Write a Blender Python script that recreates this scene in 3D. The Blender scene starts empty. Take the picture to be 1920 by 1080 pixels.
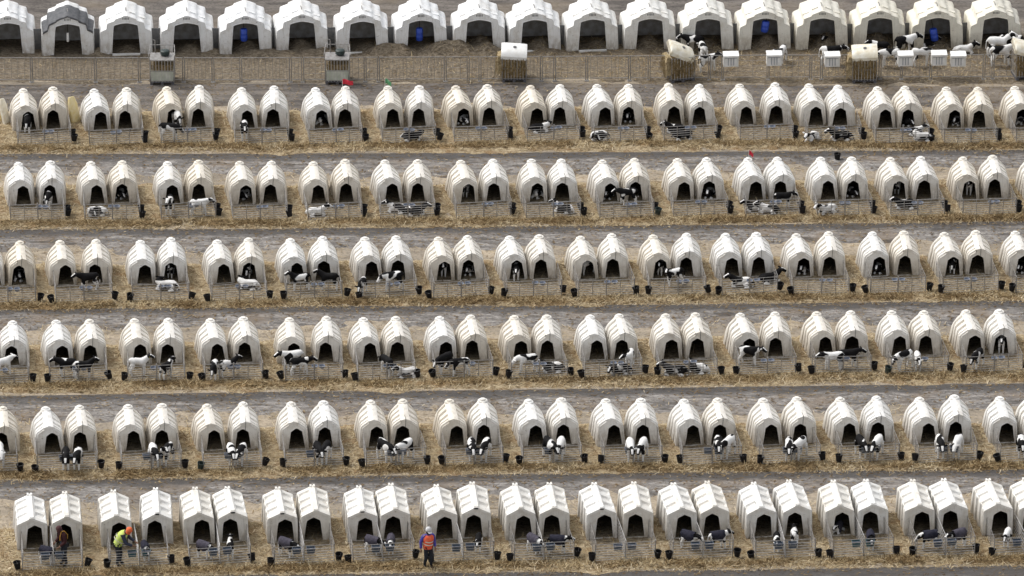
import bpy, bmesh, math, random
import numpy as np
from mathutils import Vector, Matrix, noise as mnoise

R = math.radians
rnd = random.Random(7)
nrng = np.random.default_rng(11)
scene = bpy.context.scene
C = scene.collection

# ------------------------------------------------------------------ camera
F_PX, DIST, PITCH = 13941.0, 310.0, R(24.0)      # focal length in photo pixels (1920 wide), metres, tilt
cp, sp = math.cos(PITCH), math.sin(PITCH)
CAM = Vector((0, -DIST * cp, DIST * sp))
cam_d = bpy.data.cameras.new('camera')
cam = bpy.data.objects.new('camera', cam_d); C.objects.link(cam)
cam.location = CAM
cam.rotation_euler = (math.pi / 2 - PITCH, 0, 0)
cam_d.sensor_width = 36.0
cam_d.lens = 36.0 * F_PX / 1920.0
cam_d.clip_start = 1.0
cam_d.clip_end = 5000.0
scene.camera = cam

# ------------------------------------------------------------------ sky, sun, exposure
SUN_EL, SUN_AZ = R(54), R(-62)                    # azimuth clockwise from +Y (away from the camera)
world = bpy.data.worlds.new('World'); scene.world = world
world.use_nodes = True
wn, wl = world.node_tree.nodes, world.node_tree.links
wn.clear()
sky = wn.new('ShaderNodeTexSky'); sky.sky_type = 'NISHITA'; sky.sun_disc = False
sky.sun_elevation = SUN_EL; sky.sun_rotation = SUN_AZ
sky.dust_density = 4.0; sky.air_density = 1.0; sky.ozone_density = 1.0
hs = wn.new('ShaderNodeHueSaturation'); hs.inputs['Saturation'].default_value = 0.18
bg = wn.new('ShaderNodeBackground'); bg.inputs['Strength'].default_value = 0.15
wo = wn.new('ShaderNodeOutputWorld')
wl.new(sky.outputs[0], hs.inputs['Color']); wl.new(hs.outputs[0], bg.inputs[0]); wl.new(bg.outputs[0], wo.inputs[0])
sun_d = bpy.data.lights.new('sun', 'SUN'); sun_d.energy = 0.92; sun_d.angle = R(16); sun_d.color = (1, 0.96, 0.9)
sun = bpy.data.objects.new('sun', sun_d); C.objects.link(sun)
to_sun = Vector((math.sin(SUN_AZ) * math.cos(SUN_EL), math.cos(SUN_AZ) * math.cos(SUN_EL), math.sin(SUN_EL)))
sun.rotation_euler = to_sun.to_track_quat('Z', 'Y').to_euler()
sun.location = (0, 0, 60)
vs = scene.view_settings
vs.view_transform = 'Standard'; vs.look = 'None'; vs.gamma = 1.0; vs.exposure = 0.50
vs.use_curve_mapping = False
scene.cycles.max_bounces = 6

# ------------------------------------------------------------------ helpers
def G(px, py, z=0.0):
    """photo pixel -> the point of the horizontal plane z that it shows"""
    a, b = (px - 960) / F_PX, (py - 540) / F_PX
    d = Vector((a, cp - b * sp, -sp - b * cp))
    t = (z - CAM.z) / d.z
    return CAM + d * t

def mat(name, col, rough=0.7, spec=0.3, metal=0.0, nz=None, bump=0.0):
    """plain procedural material: a base colour broken up by noise. nz = (scale, colour2, amount)"""
    m = bpy.data.materials.new(name); m.use_nodes = True
    nt = m.node_tree; b = nt.nodes['Principled BSDF']
    b.inputs['Roughness'].default_value = rough
    b.inputs['Specular IOR Level'].default_value = spec
    b.inputs['Metallic'].default_value = metal
    b.inputs['Base Color'].default_value = (*col, 1)
    if nz:
        tc = nt.nodes.new('ShaderNodeTexCoord'); n = nt.nodes.new('ShaderNodeTexNoise')
        n.inputs['Scale'].default_value = nz[0]; n.inputs['Detail'].default_value = 4
        nt.links.new(tc.outputs['Object'], n.inputs['Vector'])
        mx = nt.nodes.new('ShaderNodeMix'); mx.data_type = 'RGBA'
        mr = nt.nodes.new('ShaderNodeMapRange'); mr.inputs[1].default_value = .35; mr.inputs[2].default_value = .65
        mr.inputs[4].default_value = nz[2]
        nt.links.new(n.outputs[0], mr.inputs[0]); nt.links.new(mr.outputs[0], mx.inputs[0])
        mx.inputs[6].default_value = (*col, 1); mx.inputs[7].default_value = (*nz[1], 1)
        nt.links.new(mx.outputs[2], b.inputs['Base Color'])
        if bump:
            bp = nt.nodes.new('ShaderNodeBump'); bp.inputs['Strength'].default_value = bump
            bp.inputs['Distance'].default_value = .02
            nt.links.new(n.outputs[0], bp.inputs['Height']); nt.links.new(bp.outputs[0], b.inputs['Normal'])
    return m

class NT:
    """small node-tree writer"""
    def __init__(s, name):
        s.m = bpy.data.materials.new(name); s.m.use_nodes = True
        s.t = s.m.node_tree; s.b = s.t.nodes['Principled BSDF']
    def n(s, kind, **kw):
        nd = s.t.nodes.new('ShaderNode' + kind)
        for k, v in kw.items(): setattr(nd, k, v)
        return nd
    def l(s, a, b): s.t.links.new(a, b)
    def noise(s, vec, scale, detail=4, rough=.6, dist=0):
        nd = s.n('TexNoise'); nd.inputs['Scale'].default_value = scale; nd.inputs['Detail'].default_value = detail
        nd.inputs['Roughness'].default_value = rough; nd.inputs['Distortion'].default_value = dist
        s.l(vec, nd.inputs['Vector']); return nd.outputs[0]
    def mapv(s, vec, sc=(1, 1, 1)):
        nd = s.n('Mapping'); nd.inputs['Scale'].default_value = sc; s.l(vec, nd.inputs['Vector']); return nd.outputs[0]
    def rng(s, v, a, b, c=0., d=1.):
        nd = s.n('MapRange'); nd.inputs[1].default_value = a; nd.inputs[2].default_value = b
        nd.inputs[3].default_value = c; nd.inputs[4].default_value = d; s.l(v, nd.inputs[0]); return nd.outputs[0]
    def mix(s, f, a, b):
        nd = s.n('Mix', data_type='RGBA')
        for i, v in ((0, f), (6, a), (7, b)):
            if isinstance(v, (int, float)): nd.inputs[i].default_value = v
            elif isinstance(v, tuple): nd.inputs[i].default_value = (*v, 1)
            else: s.l(v, nd.inputs[i])
        return nd.outputs[2]
    def math(s, op, a, b=None):
        nd = s.n('Math', operation=op)
        for i, v in ((0, a), (1, b)):
            if v is None: continue
            if isinstance(v, (int, float)): nd.inputs[i].default_value = v
            else: s.l(v, nd.inputs[i])
        return nd.outputs[0]
    def attr(s, name, typ='GEOMETRY'):
        nd = s.n('Attribute', attribute_name=name, attribute_type=typ); return nd
    def bump(s, h, strength, dist):
        nd = s.n('Bump'); nd.inputs['Strength'].default_value = strength; nd.inputs['Distance'].default_value = dist
        s.l(h, nd.inputs['Height']); s.l(nd.outputs[0], s.b.inputs['Normal'])

class MB:
    """collects shapes; build() links them as ONE mesh object"""
    def __init__(s): s.v, s.f, s.mi = [], [], []
    def add(s, vs, fs, m=0):
        o = len(s.v); s.v += [tuple(v) for v in vs]
        s.f += [tuple(i + o for i in f) for f in fs]; s.mi += [m] * len(fs); return s
    def box(s, x0, x1, y0, y1, z0, z1, m=0, M=None):
        vs = [Vector(p) for p in ((x0, y0, z0), (x1, y0, z0), (x1, y1, z0), (x0, y1, z0), (x0, y0, z1), (x1, y0, z1), (x1, y1, z1), (x0, y1, z1))]
        if M: vs = [M @ v for v in vs]
        return s.add(vs, [(3, 2, 1, 0), (4, 5, 6, 7), (0, 1, 5, 4), (1, 2, 6, 5), (2, 3, 7, 6), (3, 0, 4, 7)], m)
    def tube(s, a, b, r, n=6, m=0, r2=None):
        a, b = Vector(a), Vector(b); r2 = r if r2 is None else r2
        q = (b - a).to_track_quat('Z', 'Y')
        ring = [Vector((math.cos(i * 2 * math.pi / n), math.sin(i * 2 * math.pi / n), 0)) for i in range(n)]
        vs = [a + q @ (p * r) for p in ring] + [b + q @ (p * r2) for p in ring]
        fs = [(i, (i + 1) % n, n + (i + 1) % n, n + i) for i in range(n)] + [tuple(range(n - 1, -1, -1)), tuple(range(n, 2 * n))]
        return s.add(vs, fs, m)
    def path(s, pts, r, n=6, m=0):
        for a, b in zip(pts, pts[1:]): s.tube(a, b, r, n, m)
        return s
    def lathe(s, prof, n=14, m=0, c=(0, 0, 0), cap0=False, cap1=False):
        vs, fs = [], []
        for r, z in prof:
            for i in range(n):
                a = i * 2 * math.pi / n; vs.append((c[0] + r * math.cos(a), c[1] + r * math.sin(a), c[2] + z))
        for k in range(len(prof) - 1):
            for i in range(n):
                j = (i + 1) % n; fs.append((k * n + i, k * n + j, k * n + n + j, k * n + n + i))
        if cap0: fs.append(tuple(range(n - 1, -1, -1)))
        if cap1: fs.append(tuple(range((len(prof) - 1) * n, len(prof) * n)))
        return s.add(vs, fs, m)
    def mesh(s, name, mats, smooth=None):
        me = bpy.data.meshes.new(name); me.from_pydata(s.v, [], s.f)
        for mm in (mats if isinstance(mats, (list, tuple)) else [mats]): me.materials.append(mm)
        me.polygons.foreach_set('material_index', s.mi)
        if smooth is not None:
            me.polygons.foreach_set('use_smooth', [True] * len(me.polygons))
            me.set_sharp_from_angle(angle=R(smooth))
        me.update(); return me
    def build(s, name, mats, parent=None, smooth=None):
        return link(name, s.mesh(name, mats, smooth), parent)

def link(name, data, parent=None):
    o = bpy.data.objects.new(name, data); C.objects.link(o); o.parent = parent; return o
def empty(name): 
    o = bpy.data.objects.new(name, None); C.objects.link(o); o.empty_display_size = .2; return o
def tag(o, label, cat, group=None):
    o['label'] = label; o['category'] = cat
    if group: o['group'] = group
    return o
def copy_tree(o, parent=None):
    c = o.copy(); C.objects.link(c); c.parent = parent
    for ch in KIDS.get(o.name, []): copy_tree(ch, c)
    return c
KIDS = {}
def register(root):
    """remember the children of a prototype so that copying does not scan the scene"""
    for o in [root] + list(root.children_recursive):
        KIDS[o.name] = list(o.children)
def drop(root):
    for o in list(root.children_recursive) + [root]: bpy.data.objects.remove(o)

ORD = ['zeroth', 'first', 'second', 'third', 'fourth', 'fifth', 'sixth', 'seventh', 'eighth', 'ninth', 'tenth', 'eleventh',
       'twelfth', 'thirteenth', 'fourteenth', 'fifteenth', 'sixteenth', 'seventeenth', 'eighteenth', 'nineteenth']
ROWNAME = {7: 'frontmost row', 6: 'second row from front', 5: 'third row from front', 4: 'fourth row from front',
           3: 'fifth row from front', 2: 'sixth row from front'}

# ------------------------------------------------------------------ materials
def plastic(name, base, old, rough=.42):
    t = NT(name); tc = t.n('TexCoord').outputs['Object']
    age = t.attr('age', 'OBJECT').outputs['Fac']
    sd = t.n('VectorMath', operation='ADD'); t.l(tc, sd.inputs[0])
    cb = t.n('CombineXYZ'); t.l(t.math('MULTIPLY', age, 37.), cb.inputs[0]); t.l(t.math('MULTIPLY', age, 91.), cb.inputs[1]); t.l(cb.outputs[0], sd.inputs[1])
    v = sd.outputs[0]
    col = t.mix(age, base, old)
    blot = t.rng(t.noise(v, 2.2, 5, .65), .48, .72)
    col = t.mix(t.math('MULTIPLY', blot, .45), col, (.46, .40, .31))
    z = t.n('SeparateXYZ'); t.l(tc, z.inputs[0])
    splash = t.math('MULTIPLY', t.rng(z.outputs[2], .85, .0), t.rng(t.noise(t.mapv(v, (3, 3, 1.2)), 2.5, 6, .7), .32, .62))
    col = t.mix(t.math('MULTIPLY', splash, .85), col, (.235, .185, .125))
    speck = t.rng(t.noise(v, 26, 2, .5), .68, .76)
    col = t.mix(t.math('MULTIPLY', speck, .35), col, (.25, .21, .16))
    streak = t.rng(t.noise(t.mapv(v, (9, 9, .7)), 2.2, 3), .55, .8)
    col = t.mix(t.math('MULTIPLY', streak, .5), col, (.36, .34, .30))
    scuff = t.rng(t.noise(t.mapv(v, (1.6, 1, 5)), 3.1, 2, .5, 1.5), .69, .73)
    col = t.mix(t.math('MULTIPLY', scuff, .55), col, (.16, .14, .12))
    t.l(col, t.b.inputs['Base Color'])
    t.b.inputs['Roughness'].default_value = rough; t.b.inputs['Specular IOR Level'].default_value = .35
    t.bump(t.noise(v, 14, 3), .15, .01)
    return t.m
M = {}
M['hutch'] = plastic('ribbed_hutch_plastic', (.80, .79, .765), (.72, .66, .56))
M['hutch_front'] = plastic('front_row_hutch_plastic', (.76, .755, .735), (.69, .645, .56))
M['group'] = plastic('group_hutch_plastic', (.81, .82, .83), (.75, .715, .61))
M['inner'] = mat('soiled_shaded_hutch_inside', (.035, .028, .022), .9, .05, nz=(5, (.07, .054, .04), .8))  # dirty brown taken to near black: the hutches' inner shade is in this colour
M['inner_grey'] = mat('group_hutch_inside', (.58, .58, .58), .9, .1, nz=(4, (.34, .31, .28), .8))
M['dark'] = mat('black_vent_plastic', (.015, .015, .015), .6)
M['galv'] = mat('galvanised_steel', (.36, .35, .34), .5, .5, .55, nz=(9, (.22, .20, .18), .8))
M['galv_rail'] = mat('galvanised_pen_rail', (.47, .46, .45), .5, .5, .45, nz=(9, (.30, .28, .26), .8))
M['galv_light'] = mat('pale_galvanised_steel', (.60, .59, .58), .5, .5, .3, nz=(9, (.42, .40, .37), .7))
M['bucket'] = mat('black_bucket_plastic', (.009, .009, .011), .5, .12, nz=(18, (.032, .028, .025), .5))
M['bucket_green'] = mat('dark_green_bucket_plastic', (.012, .03, .028), .45, .4, nz=(18, (.05, .05, .045), .5))
M['feed'] = mat('milk', (.6, .58, .52), .5)
M['bowl'] = mat('blue_grey_bowl', (.13, .155, .21), .4, .5, nz=(12, (.24, .25, .28), .6))
M['trough'] = mat('slate_blue_feeder_plastic', (.055, .075, .105), .45, .4, nz=(10, (.10, .12, .15), .7))
M['trough_teal'] = mat('teal_feeder_plastic', (.03, .10, .12), .45, .4, nz=(10, (.08, .13, .15), .7))
M['blue'] = mat('blue_barrel_plastic', (.015, .055, .42), .4, .5, nz=(8, (.03, .07, .30), .6))
M['white'] = mat('white_plastic', (.80, .80, .79), .4, .4, nz=(6, (.62, .60, .55), .5))
M['cream'] = mat('cream_plastic', (.78, .75, .66), .45, .4, nz=(5, (.55, .47, .30), .6))
M['yellow'] = mat('yellowed_panel', (.62, .50, .22), .6, .3, nz=(5, (.70, .62, .42), .8))
M['grille'] = mat('grey_grille', (.30, .32, .36), .5, .5, .3)
M['board'] = mat('grey_weathered_board', (.115, .12, .125), .8, .2, nz=(7, (.20, .19, .18), .7), bump=.3)
M['hay'] = mat('hay', (.30, .22, .115), .95, .05, nz=(14, (.10, .075, .04), .9), bump=.9)
M['haystraw'] = mat('loose_straw_bundle', (.46, .37, .23), .95, .05, nz=(16, (.20, .15, .08), .9), bump=.9)
M['pallet'] = mat('dark_pallet', (.10, .10, .115), .7, .3, nz=(8, (.12, .12, .125), .7))
M['tank'] = mat('milky_tank_plastic', (.66, .67, .60), .4, .3, nz=(4, (.46, .50, .40), .8))
M['tarp'] = mat('grey_tarpaulin', (.085, .088, .095), .6, .15, nz=(6, (.15, .152, .158), .7), bump=.5)
M['red'] = mat('red_flag_cloth', (.55, .03, .05), .8, nz=(7, (.40, .02, .04), .6))
M['green'] = mat('green_flag_cloth', (.10, .30, .14), .8, nz=(7, (.16, .36, .2), .6))
M['blanket'] = mat('navy_calf_blanket', (.020, .021, .032), .9, .05, nz=(9, (.042, .040, .054), .8), bump=.5)
M['blanket_grey'] = mat('mauve_grey_calf_blanket', (.085, .078, .098), .9, .05, nz=(9, (.045, .042, .055), .8), bump=.5)
M['tagy'] = mat('yellow_ear_tag', (.75, .60, .04), .5)

def coat():
    t = NT('holstein_coat'); tc = t.n('TexCoord').outputs['Object']
    seed = t.attr('seed', 'OBJECT').outputs['Fac']; blk = t.attr('coat_black', 'OBJECT').outputs['Fac']
    cb = t.n('CombineXYZ')
    t.l(seed, cb.inputs[0]); t.l(t.math('MULTIPLY', seed, 1.7), cb.inputs[1]); t.l(t.math('MULTIPLY', seed, .6), cb.inputs[2])
    ad = t.n('VectorMath', operation='ADD'); t.l(tc, ad.inputs[0]); t.l(cb.outputs[0], ad.inputs[1])
    n = t.noise(ad.outputs[0], 2.1, 1.2, .4, .4)
    th = t.rng(blk, 0, 1, .66, .34)
    mk = t.attr('marks'); sep = t.n('SeparateColor'); t.l(mk.outputs['Color'], sep.inputs[0])
    # red: forced white (stockings, blaze, tail tip), green: favours black (head, ears), blue: muzzle and hooves
    v = t.math('SUBTRACT', t.math('ADD', n, t.math('MULTIPLY', sep.outputs[1], .16)), th)
    black = t.rng(v, -.012, .012)
    black = t.math('MULTIPLY', black, t.math('SUBTRACT', 1.0, t.rng(sep.outputs[0], .42, .58)))
    fine = t.noise(tc, 24, 3)
    white = t.mix(t.rng(fine, .3, .7), (.66, .65, .63), (.78, .775, .76))
    wet = t.rng(t.noise(ad.outputs[0], 3.1, 4), .56, .75)
    white = t.mix(t.math('MULTIPLY', wet, .4), white, (.42, .35, .26))
    blackc = t.mix(t.rng(fine, .3, .7), (.006, .006, .007), (.013, .012, .012))
    col = t.mix(black, white, blackc)
    col = t.mix(sep.outputs[2], col, (.045, .035, .035))
    t.l(col, t.b.inputs['Base Color']); t.b.inputs['Roughness'].default_value = .7
    t.b.inputs['Specular IOR Level'].default_value = .06
    return t.m
M['coat'] = coat()

def ground_mats():
    # packed tan dirt
    t = NT('packed_dirt'); p = t.n('NewGeometry').outputs['Position']
    big = t.noise(p, .16, 4, .6); st = t.noise(t.mapv(p, (.28, 1.5, 1)), 1.0, 6, .68); fine = t.noise(p, 7, 6, .75)
    col = t.mix(t.rng(st, .40, .62), (.43, .36, .27), (.285, .242, .186))
    col = t.mix(t.math('MULTIPLY', t.rng(big, .42, .66), .75), col, (.19, .172, .150))
    col = t.mix(t.math('MULTIPLY', t.rng(fine, .48, .62), .6), col, (.115, .095, .072))
    col = t.mix(t.math('MULTIPLY', t.rng(t.noise(p, 2.3, 5, .7), .55, .75), .6), col, (.44, .36, .25))
    t.l(col, t.b.inputs['Base Color']); t.b.inputs['Roughness'].default_value = .92; t.b.inputs['Specular IOR Level'].default_value = .12
    t.bump(t.math('ADD', fine, t.math('MULTIPLY', st, 2)), .55, .035); M['dirt'] = t.m
    # yard behind the group hutches: grey trodden earth
    t = NT('grey_yard_earth'); p = t.n('NewGeometry').outputs['Position']
    st = t.noise(t.mapv(p, (.35, 1.6, 1)), 1.4, 7, .72); fine = t.noise(p, 8, 6, .75); big = t.noise(p, .25, 3)
    col = t.mix(t.rng(st, .42, .60), (.190, .170, .152), (.095, .085, .078))
    col = t.mix(t.math('MULTIPLY', t.rng(fine, .5, .62), .65), col, (.055, .050, .045))
    col = t.mix(t.math('MULTIPLY', t.rng(big, .5, .7), .5), col, (.25, .20, .14))
    t.l(col, t.b.inputs['Base Color']); t.b.inputs['Roughness'].default_value = .92; t.b.inputs['Specular IOR Level'].default_value = .12
    t.bump(t.math('ADD', fine, t.math('MULTIPLY', st, 2)), .6, .04); M['yard'] = t.m
    # muddy lane with ruts: streaks run along the lane; 'wet' attribute = slurry along the bedding edge
    t = NT('muddy_lane'); p = t.n('NewGeometry').outputs['Position']
    wet = t.attr('wet').outputs['Fac']
    st = t.noise(t.mapv(p, (.36, 1.9, 1)), 1.6, 7, .74, .5); st2 = t.noise(t.mapv(p, (1.3, 4.5, 1)), 1.5, 5, .74, .6); fine = t.noise(p, 7, 6, .78)
    col = t.mix(t.rng(st, .40, .62), (.125, .115, .107), (.325, .300, .275))
    col = t.mix(t.math('MULTIPLY', t.rng(st2, .54, .64), .75), col, (.44, .42, .40))
    col = t.mix(t.math('MULTIPLY', t.rng(t.noise(t.mapv(p, (.9, 2.4, 1)), 1.7, 5, .7), .52, .62), .7), col, (.085, .078, .072))
    col = t.mix(t.math('MULTIPLY', t.rng(fine, .5, .62), .6), col, (.055, .050, .046))
    col = t.mix(t.math('MULTIPLY', t.rng(t.noise(p, .45, 5, .65), .50, .62), .6), col, (.20, .155, .112))
    puddle = t.rng(t.noise(t.mapv(p, (.5, 1.5, 1)), .9, 4, .6, .3), .60, .66)
    col = t.mix(t.math('MULTIPLY', puddle, .75), col, (.062, .054, .048))
    w = t.rng(t.math('ADD', wet, t.math('MULTIPLY', t.noise(t.mapv(p, (.35, 1, 1)), 1.1, 5, .65), 1.7)), 1.02, 1.42)
    col = t.mix(t.math('MULTIPLY', w, .85), col, (.050, .045, .042))
    t.l(col, t.b.inputs['Base Color'])
    t.l(t.rng(w, 0, 1, .85, .45), t.b.inputs['Roughness']); t.b.inputs['Specular IOR Level'].default_value = .3
    t.bump(t.math('ADD', t.math('MULTIPLY', st, 2), fine), .7, .05); M['lane'] = t.m
    # straw bedding
    t = NT('straw_bedding'); p = t.n('NewGeometry').outputs['Position']
    tr = t.attr('trampled_shade').outputs['Fac']; bank = t.attr('bank').outputs['Fac']
    f1 = t.noise(t.mapv(p, (1, 1.8, 1)), 6, 7, .75, .6); f2 = t.noise(p, 1.3, 5, .65); f3 = t.noise(p, 17, 3, .7)
    col = t.mix(t.rng(f1, .42, .58), (.21, .152, .085), (.49, .40, .262))
    col = t.mix(t.math('MULTIPLY', t.rng(f2, .49, .62), .72), col, (.225, .135, .062))
    col = t.mix(t.math('MULTIPLY', t.rng(f3, .5, .66), .5), col, (.55, .47, .335))
    f4 = t.rng(t.noise(t.mapv(p, (.8, 1.3, 1)), .75, 5, .7, .4), .52, .62)
    col = t.mix(t.math('MULTIPLY', f4, .62), col, t.mix(t.rng(f1, .42, .58), (.085, .062, .038), (.25, .185, .105)))
    trm = t.math('MULTIPLY', t.rng(t.math('ADD', tr, t.math('MULTIPLY', f2, .5)), .55, .95), .82)
    col = t.mix(trm, col, t.mix(t.rng(f1, .42, .58), (.12, .098, .070), (.31, .262, .19)))
    bk = t.math('MULTIPLY', t.rng(t.math('ADD', bank, t.math('MULTIPLY', f2, .8)), .66, .95), .85)
    col = t.mix(bk, col, t.mix(t.rng(f1, .42, .58), (.085, .052, .024), (.33, .225, .11)))
    mud = t.math('MULTIPLY', t.rng(bank, -.5, -1.), .62)      # bank < 0 marks the muddy back-row paddock
    col = t.mix(mud, col, t.mix(t.rng(f1, .42, .58), (.085, .070, .054), (.235, .195, .15)))
    t.l(col, t.b.inputs['Base Color']); t.b.inputs['Roughness'].default_value = .95; t.b.inputs['Specular IOR Level'].default_value = .08
    t.bump(t.math('ADD', f1, f3), 1.0, .05); M['straw'] = t.m
    # single straws
    t = NT('straw_blades'); a = t.attr('tint').outputs['Fac']
    r = t.n('ValToRGB'); t.l(a, r.inputs[0])
    e = r.color_ramp.elements
    e[0].position = 0; e[0].color = (.085, .052, .024, 1); e[1].position = 1; e[1].color = (.64, .545, .385, 1)
    for pos, cc in ((.3, (.20, .135, .062, 1)), (.6, (.385, .295, .165, 1)), (.82, (.52, .42, .26, 1))):
        x = e.new(pos); x.color = cc
    t.l(r.outputs[0], t.b.inputs['Base Color']); t.b.inputs['Roughness'].default_value = .85; t.b.inputs['Specular IOR Level'].default_value = .1
    M['blade'] = t.m
ground_mats()

# ------------------------------------------------------------------ where the hutches stand: door centre on the ground, photo pixels
DOORS = {
 2: [(54,245),(100,243),(189,245),(235,244),(325,240),(372,240),(464,243),(512,241),(604,242),(647,240),(737,240),(785,239),(869,238),(917,237),
     (1007,238),(1050,237),(1134,237),(1179,236),(1264,236),(1312,236),(1399,235),(1455,234),(1530,236),(1575,238),(1660,241),(1702,240),(1789,242),(1835,242),(1916,240),(1962,239)],
 3: [(44,385),(94,384),(182,384),(230,381),(324,383),(373,381),(461,384),(508,382),(597,383),(649,381),(736,381),(784,380),(878,381),(926,379),
     (1007,380),(1054,379),(1144,380),(1192,378),(1282,377),(1329,376),(1417,377),(1463,375),(1552,376),(1599,375),(1685,376),(1732,375),(1817,375),(1864,373),(1950,374),(1997,372)],
 4: [(-12,537),(37,536),(124,535),(179,532),(272,533),(321,530),(420,532),(467,530),(557,530),(607,527),(697,528),(746,525),(833,527),(879,525),
     (969,525),(1014,524),(1102,525),(1149,522),(1239,523),(1287,520),(1372,520),(1422,519),(1506,520),(1555,518),(1648,519),(1696,517),(1786,518),(1832,515),(1918,517),(1966,515)],
 5: [(-28,689),(23,687),(117,686),(170,684),(264,684),(315,682),(408,683),(459,681),(552,681),(611,680),(694,681),(745,679),(836,678),(886,677),
     (977,677),(1026,676),(1119,676),(1166,674),(1259,675),(1307,673),(1404,672),(1454,670),(1547,669),(1597,668),(1686,668),(1736,667),(1827,667),(1876,665),(1970,666),(2020,664)],
 6: [(-48,852),(4,850),(99,850),(151,848),(251,847),(304,845),(402,845),(456,843),(557,843),(609,840),(707,839),(755,838),(856,837),(907,836),
     (1005,836),(1056,835),(1151,836),(1205,835),(1299,836),(1349,835),(1446,835),(1500,833),(1592,832),(1645,830),(1740,832),(1791,830),(1887,831),(1939,829)],
 7: [(66,1030),(122,1028),(224,1025),(291,1021),(379,1020),(433,1018),(535,1018),(588,1015),(685,1015),(737,1013),(834,1013),(888,1010),(982,1012),
     (1035,1010),(1133,1010),(1192,1009),(1283,1010),(1335,1008),(1432,1008),(1490,1006),(1579,1005),(1632,1003),(1728,1004),(1782,1002),(1875,1003),(1933,1001)],
}
GROUP_X = [16, 128, 237, 351, 461, 567, 680, 790, 899, 1003, 1111, 1219, 1327, 1434, 1541, 1649, 1757, 1866]
GROUP_Y = [103, 105, 103, 103, 103, 100, 100, 98, 97, 97, 96, 95, 95, 94, 94, 93, 93, 92]
PHI = R(6.3)
PEN_D = {2: 1.62, 3: 1.62, 4: 1.70, 5: 1.62, 6: 1.68, 7: 1.85}     # hutch front to pen front, metres

# ------------------------------------------------------------------ ground, lanes, bedding
def structure(o, kind='structure'): o['kind'] = kind; return o
XMIN, XMAX = -25.0, 25.0
def wline(pts):
    """polyline through photo pixels -> function world x -> world y on the ground"""
    ws = [G(a, b) for a, b in pts]
    xs, ys = [w.x for w in ws], [w.y for w in ws]
    s0, s1 = (ys[1] - ys[0]) / (xs[1] - xs[0]), (ys[-1] - ys[-2]) / (xs[-1] - xs[-2])
    xs = [xs[0] - 10] + xs + [xs[-1] + 10]; ys = [ys[0] - 10 * s0] + ys + [ys[-1] + 10 * s1]
    return lambda x: np.interp(x, xs, ys)
BASE = {r: wline([(a, b + 1) for a, b in d][::2]) for r, d in DOORS.items()}
BASE[1] = wline(list(zip(GROUP_X, GROUP_Y)))
EDGE = {1: [(0, 161), (500, 160), (960, 158), (1440, 162), (1920, 166)],
        2: [(0, 292), (500, 291), (960, 289), (1440, 287), (1920, 284)],
        3: [(0, 433), (500, 432), (960, 427), (1440, 424), (1920, 418)],
        4: [(0, 584), (500, 578), (960, 576), (1440, 573), (1920, 566)],
        5: [(0, 746), (500, 738), (960, 734), (1440, 728), (1920, 722)],
        6: [(0, 904), (500, 898), (960, 893), (1440, 888), (1920, 884)],
        7: [(0, 1082), (500, 1080), (960, 1076), (1440, 1070), (1920, 1063)]}
LOW = {1: [(0, 208), (960, 205), (1920, 200)], 2: [(0, 326), (960, 326), (1920, 313)], 3: [(0, 474), (960, 464), (1920, 449)],
       4: [(0, 614), (960, 614), (1920, 602)], 5: [(0, 787), (960, 777), (1920, 761)], 6: [(0, 944), (960, 934), (1920, 921)],
       7: [(0, 1140), (960, 1136), (1920, 1128)]}
EDGEF = {r: wline(e) for r, e in EDGE.items()}
LOWF = {r: wline(e) for r, e in LOW.items()}

def fbm(x, y, s, oct=3, seed=0.0):
    v, a, t = 0.0, 1.0, 0.0
    for _ in range(oct):
        v += a * mnoise.noise((x * s + seed, y * s - seed, seed * .37)); t += a; a *= .5; s *= 2.1
    return v / t
def sstep(a, b, v):
    t = min(1, max(0, (v - a) / (b - a))); return t * t * (3 - 2 * t)

def sheet(name, material, xs, ycols, zfun, attrs=()):
    """height-field: xs columns, ycols(i) -> y values, zfun(x,y,i,j) -> (z, attribute values...)"""
    nx = len(xs); cols = [ycols(x) for x in xs]; ny = len(cols[0])
    vs, av = [], [[] for _ in attrs]
    for x, ys in zip(xs, cols):
        for j, y in enumerate(ys):
            r = zfun(x, y, j / (ny - 1)); vs.append((x, y, r[0]))
            for k in range(len(attrs)): av[k].append(r[1 + k])
    fs = [(i * ny + j, (i + 1) * ny + j, (i + 1) * ny + j + 1, i * ny + j + 1) for i in range(nx - 1) for j in range(ny - 1)]
    me = bpy.data.meshes.new(name); me.from_pydata(vs, [], fs); me.materials.append(material)
    me.polygons.foreach_set('use_smooth', [True] * len(fs))
    for k, a in enumerate(attrs):
        at = me.attributes.new(a, 'FLOAT', 'POINT'); at.data.foreach_set('value', av[k])
    me.update(); return link(name, me)

g = MB(); g.add([(-2500, -2500, 0), (2500, -2500, 0), (2500, 2500, 0), (-2500, 2500, 0)], [(0, 1, 2, 3)])
structure(g.build('ground', M['dirt']))

# trodden yard behind the group hutches
def yard_z(x, y, v):
    e = sstep(0, .06, v) - .0
    return (-.02 + .05 * e + .018 * fbm(x, y, .9, 3, 3.),)
structure(sheet('yard', M['yard'], np.arange(-70, 70.1, 1.0), lambda x: np.concatenate([np.linspace(BASE[1](np.clip(x, -30, 30)) + .9, BASE[1](np.clip(x, -30, 30)) + 14, 36), np.linspace(20, 180, 30) + BASE[1](0)]), yard_z))

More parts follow.
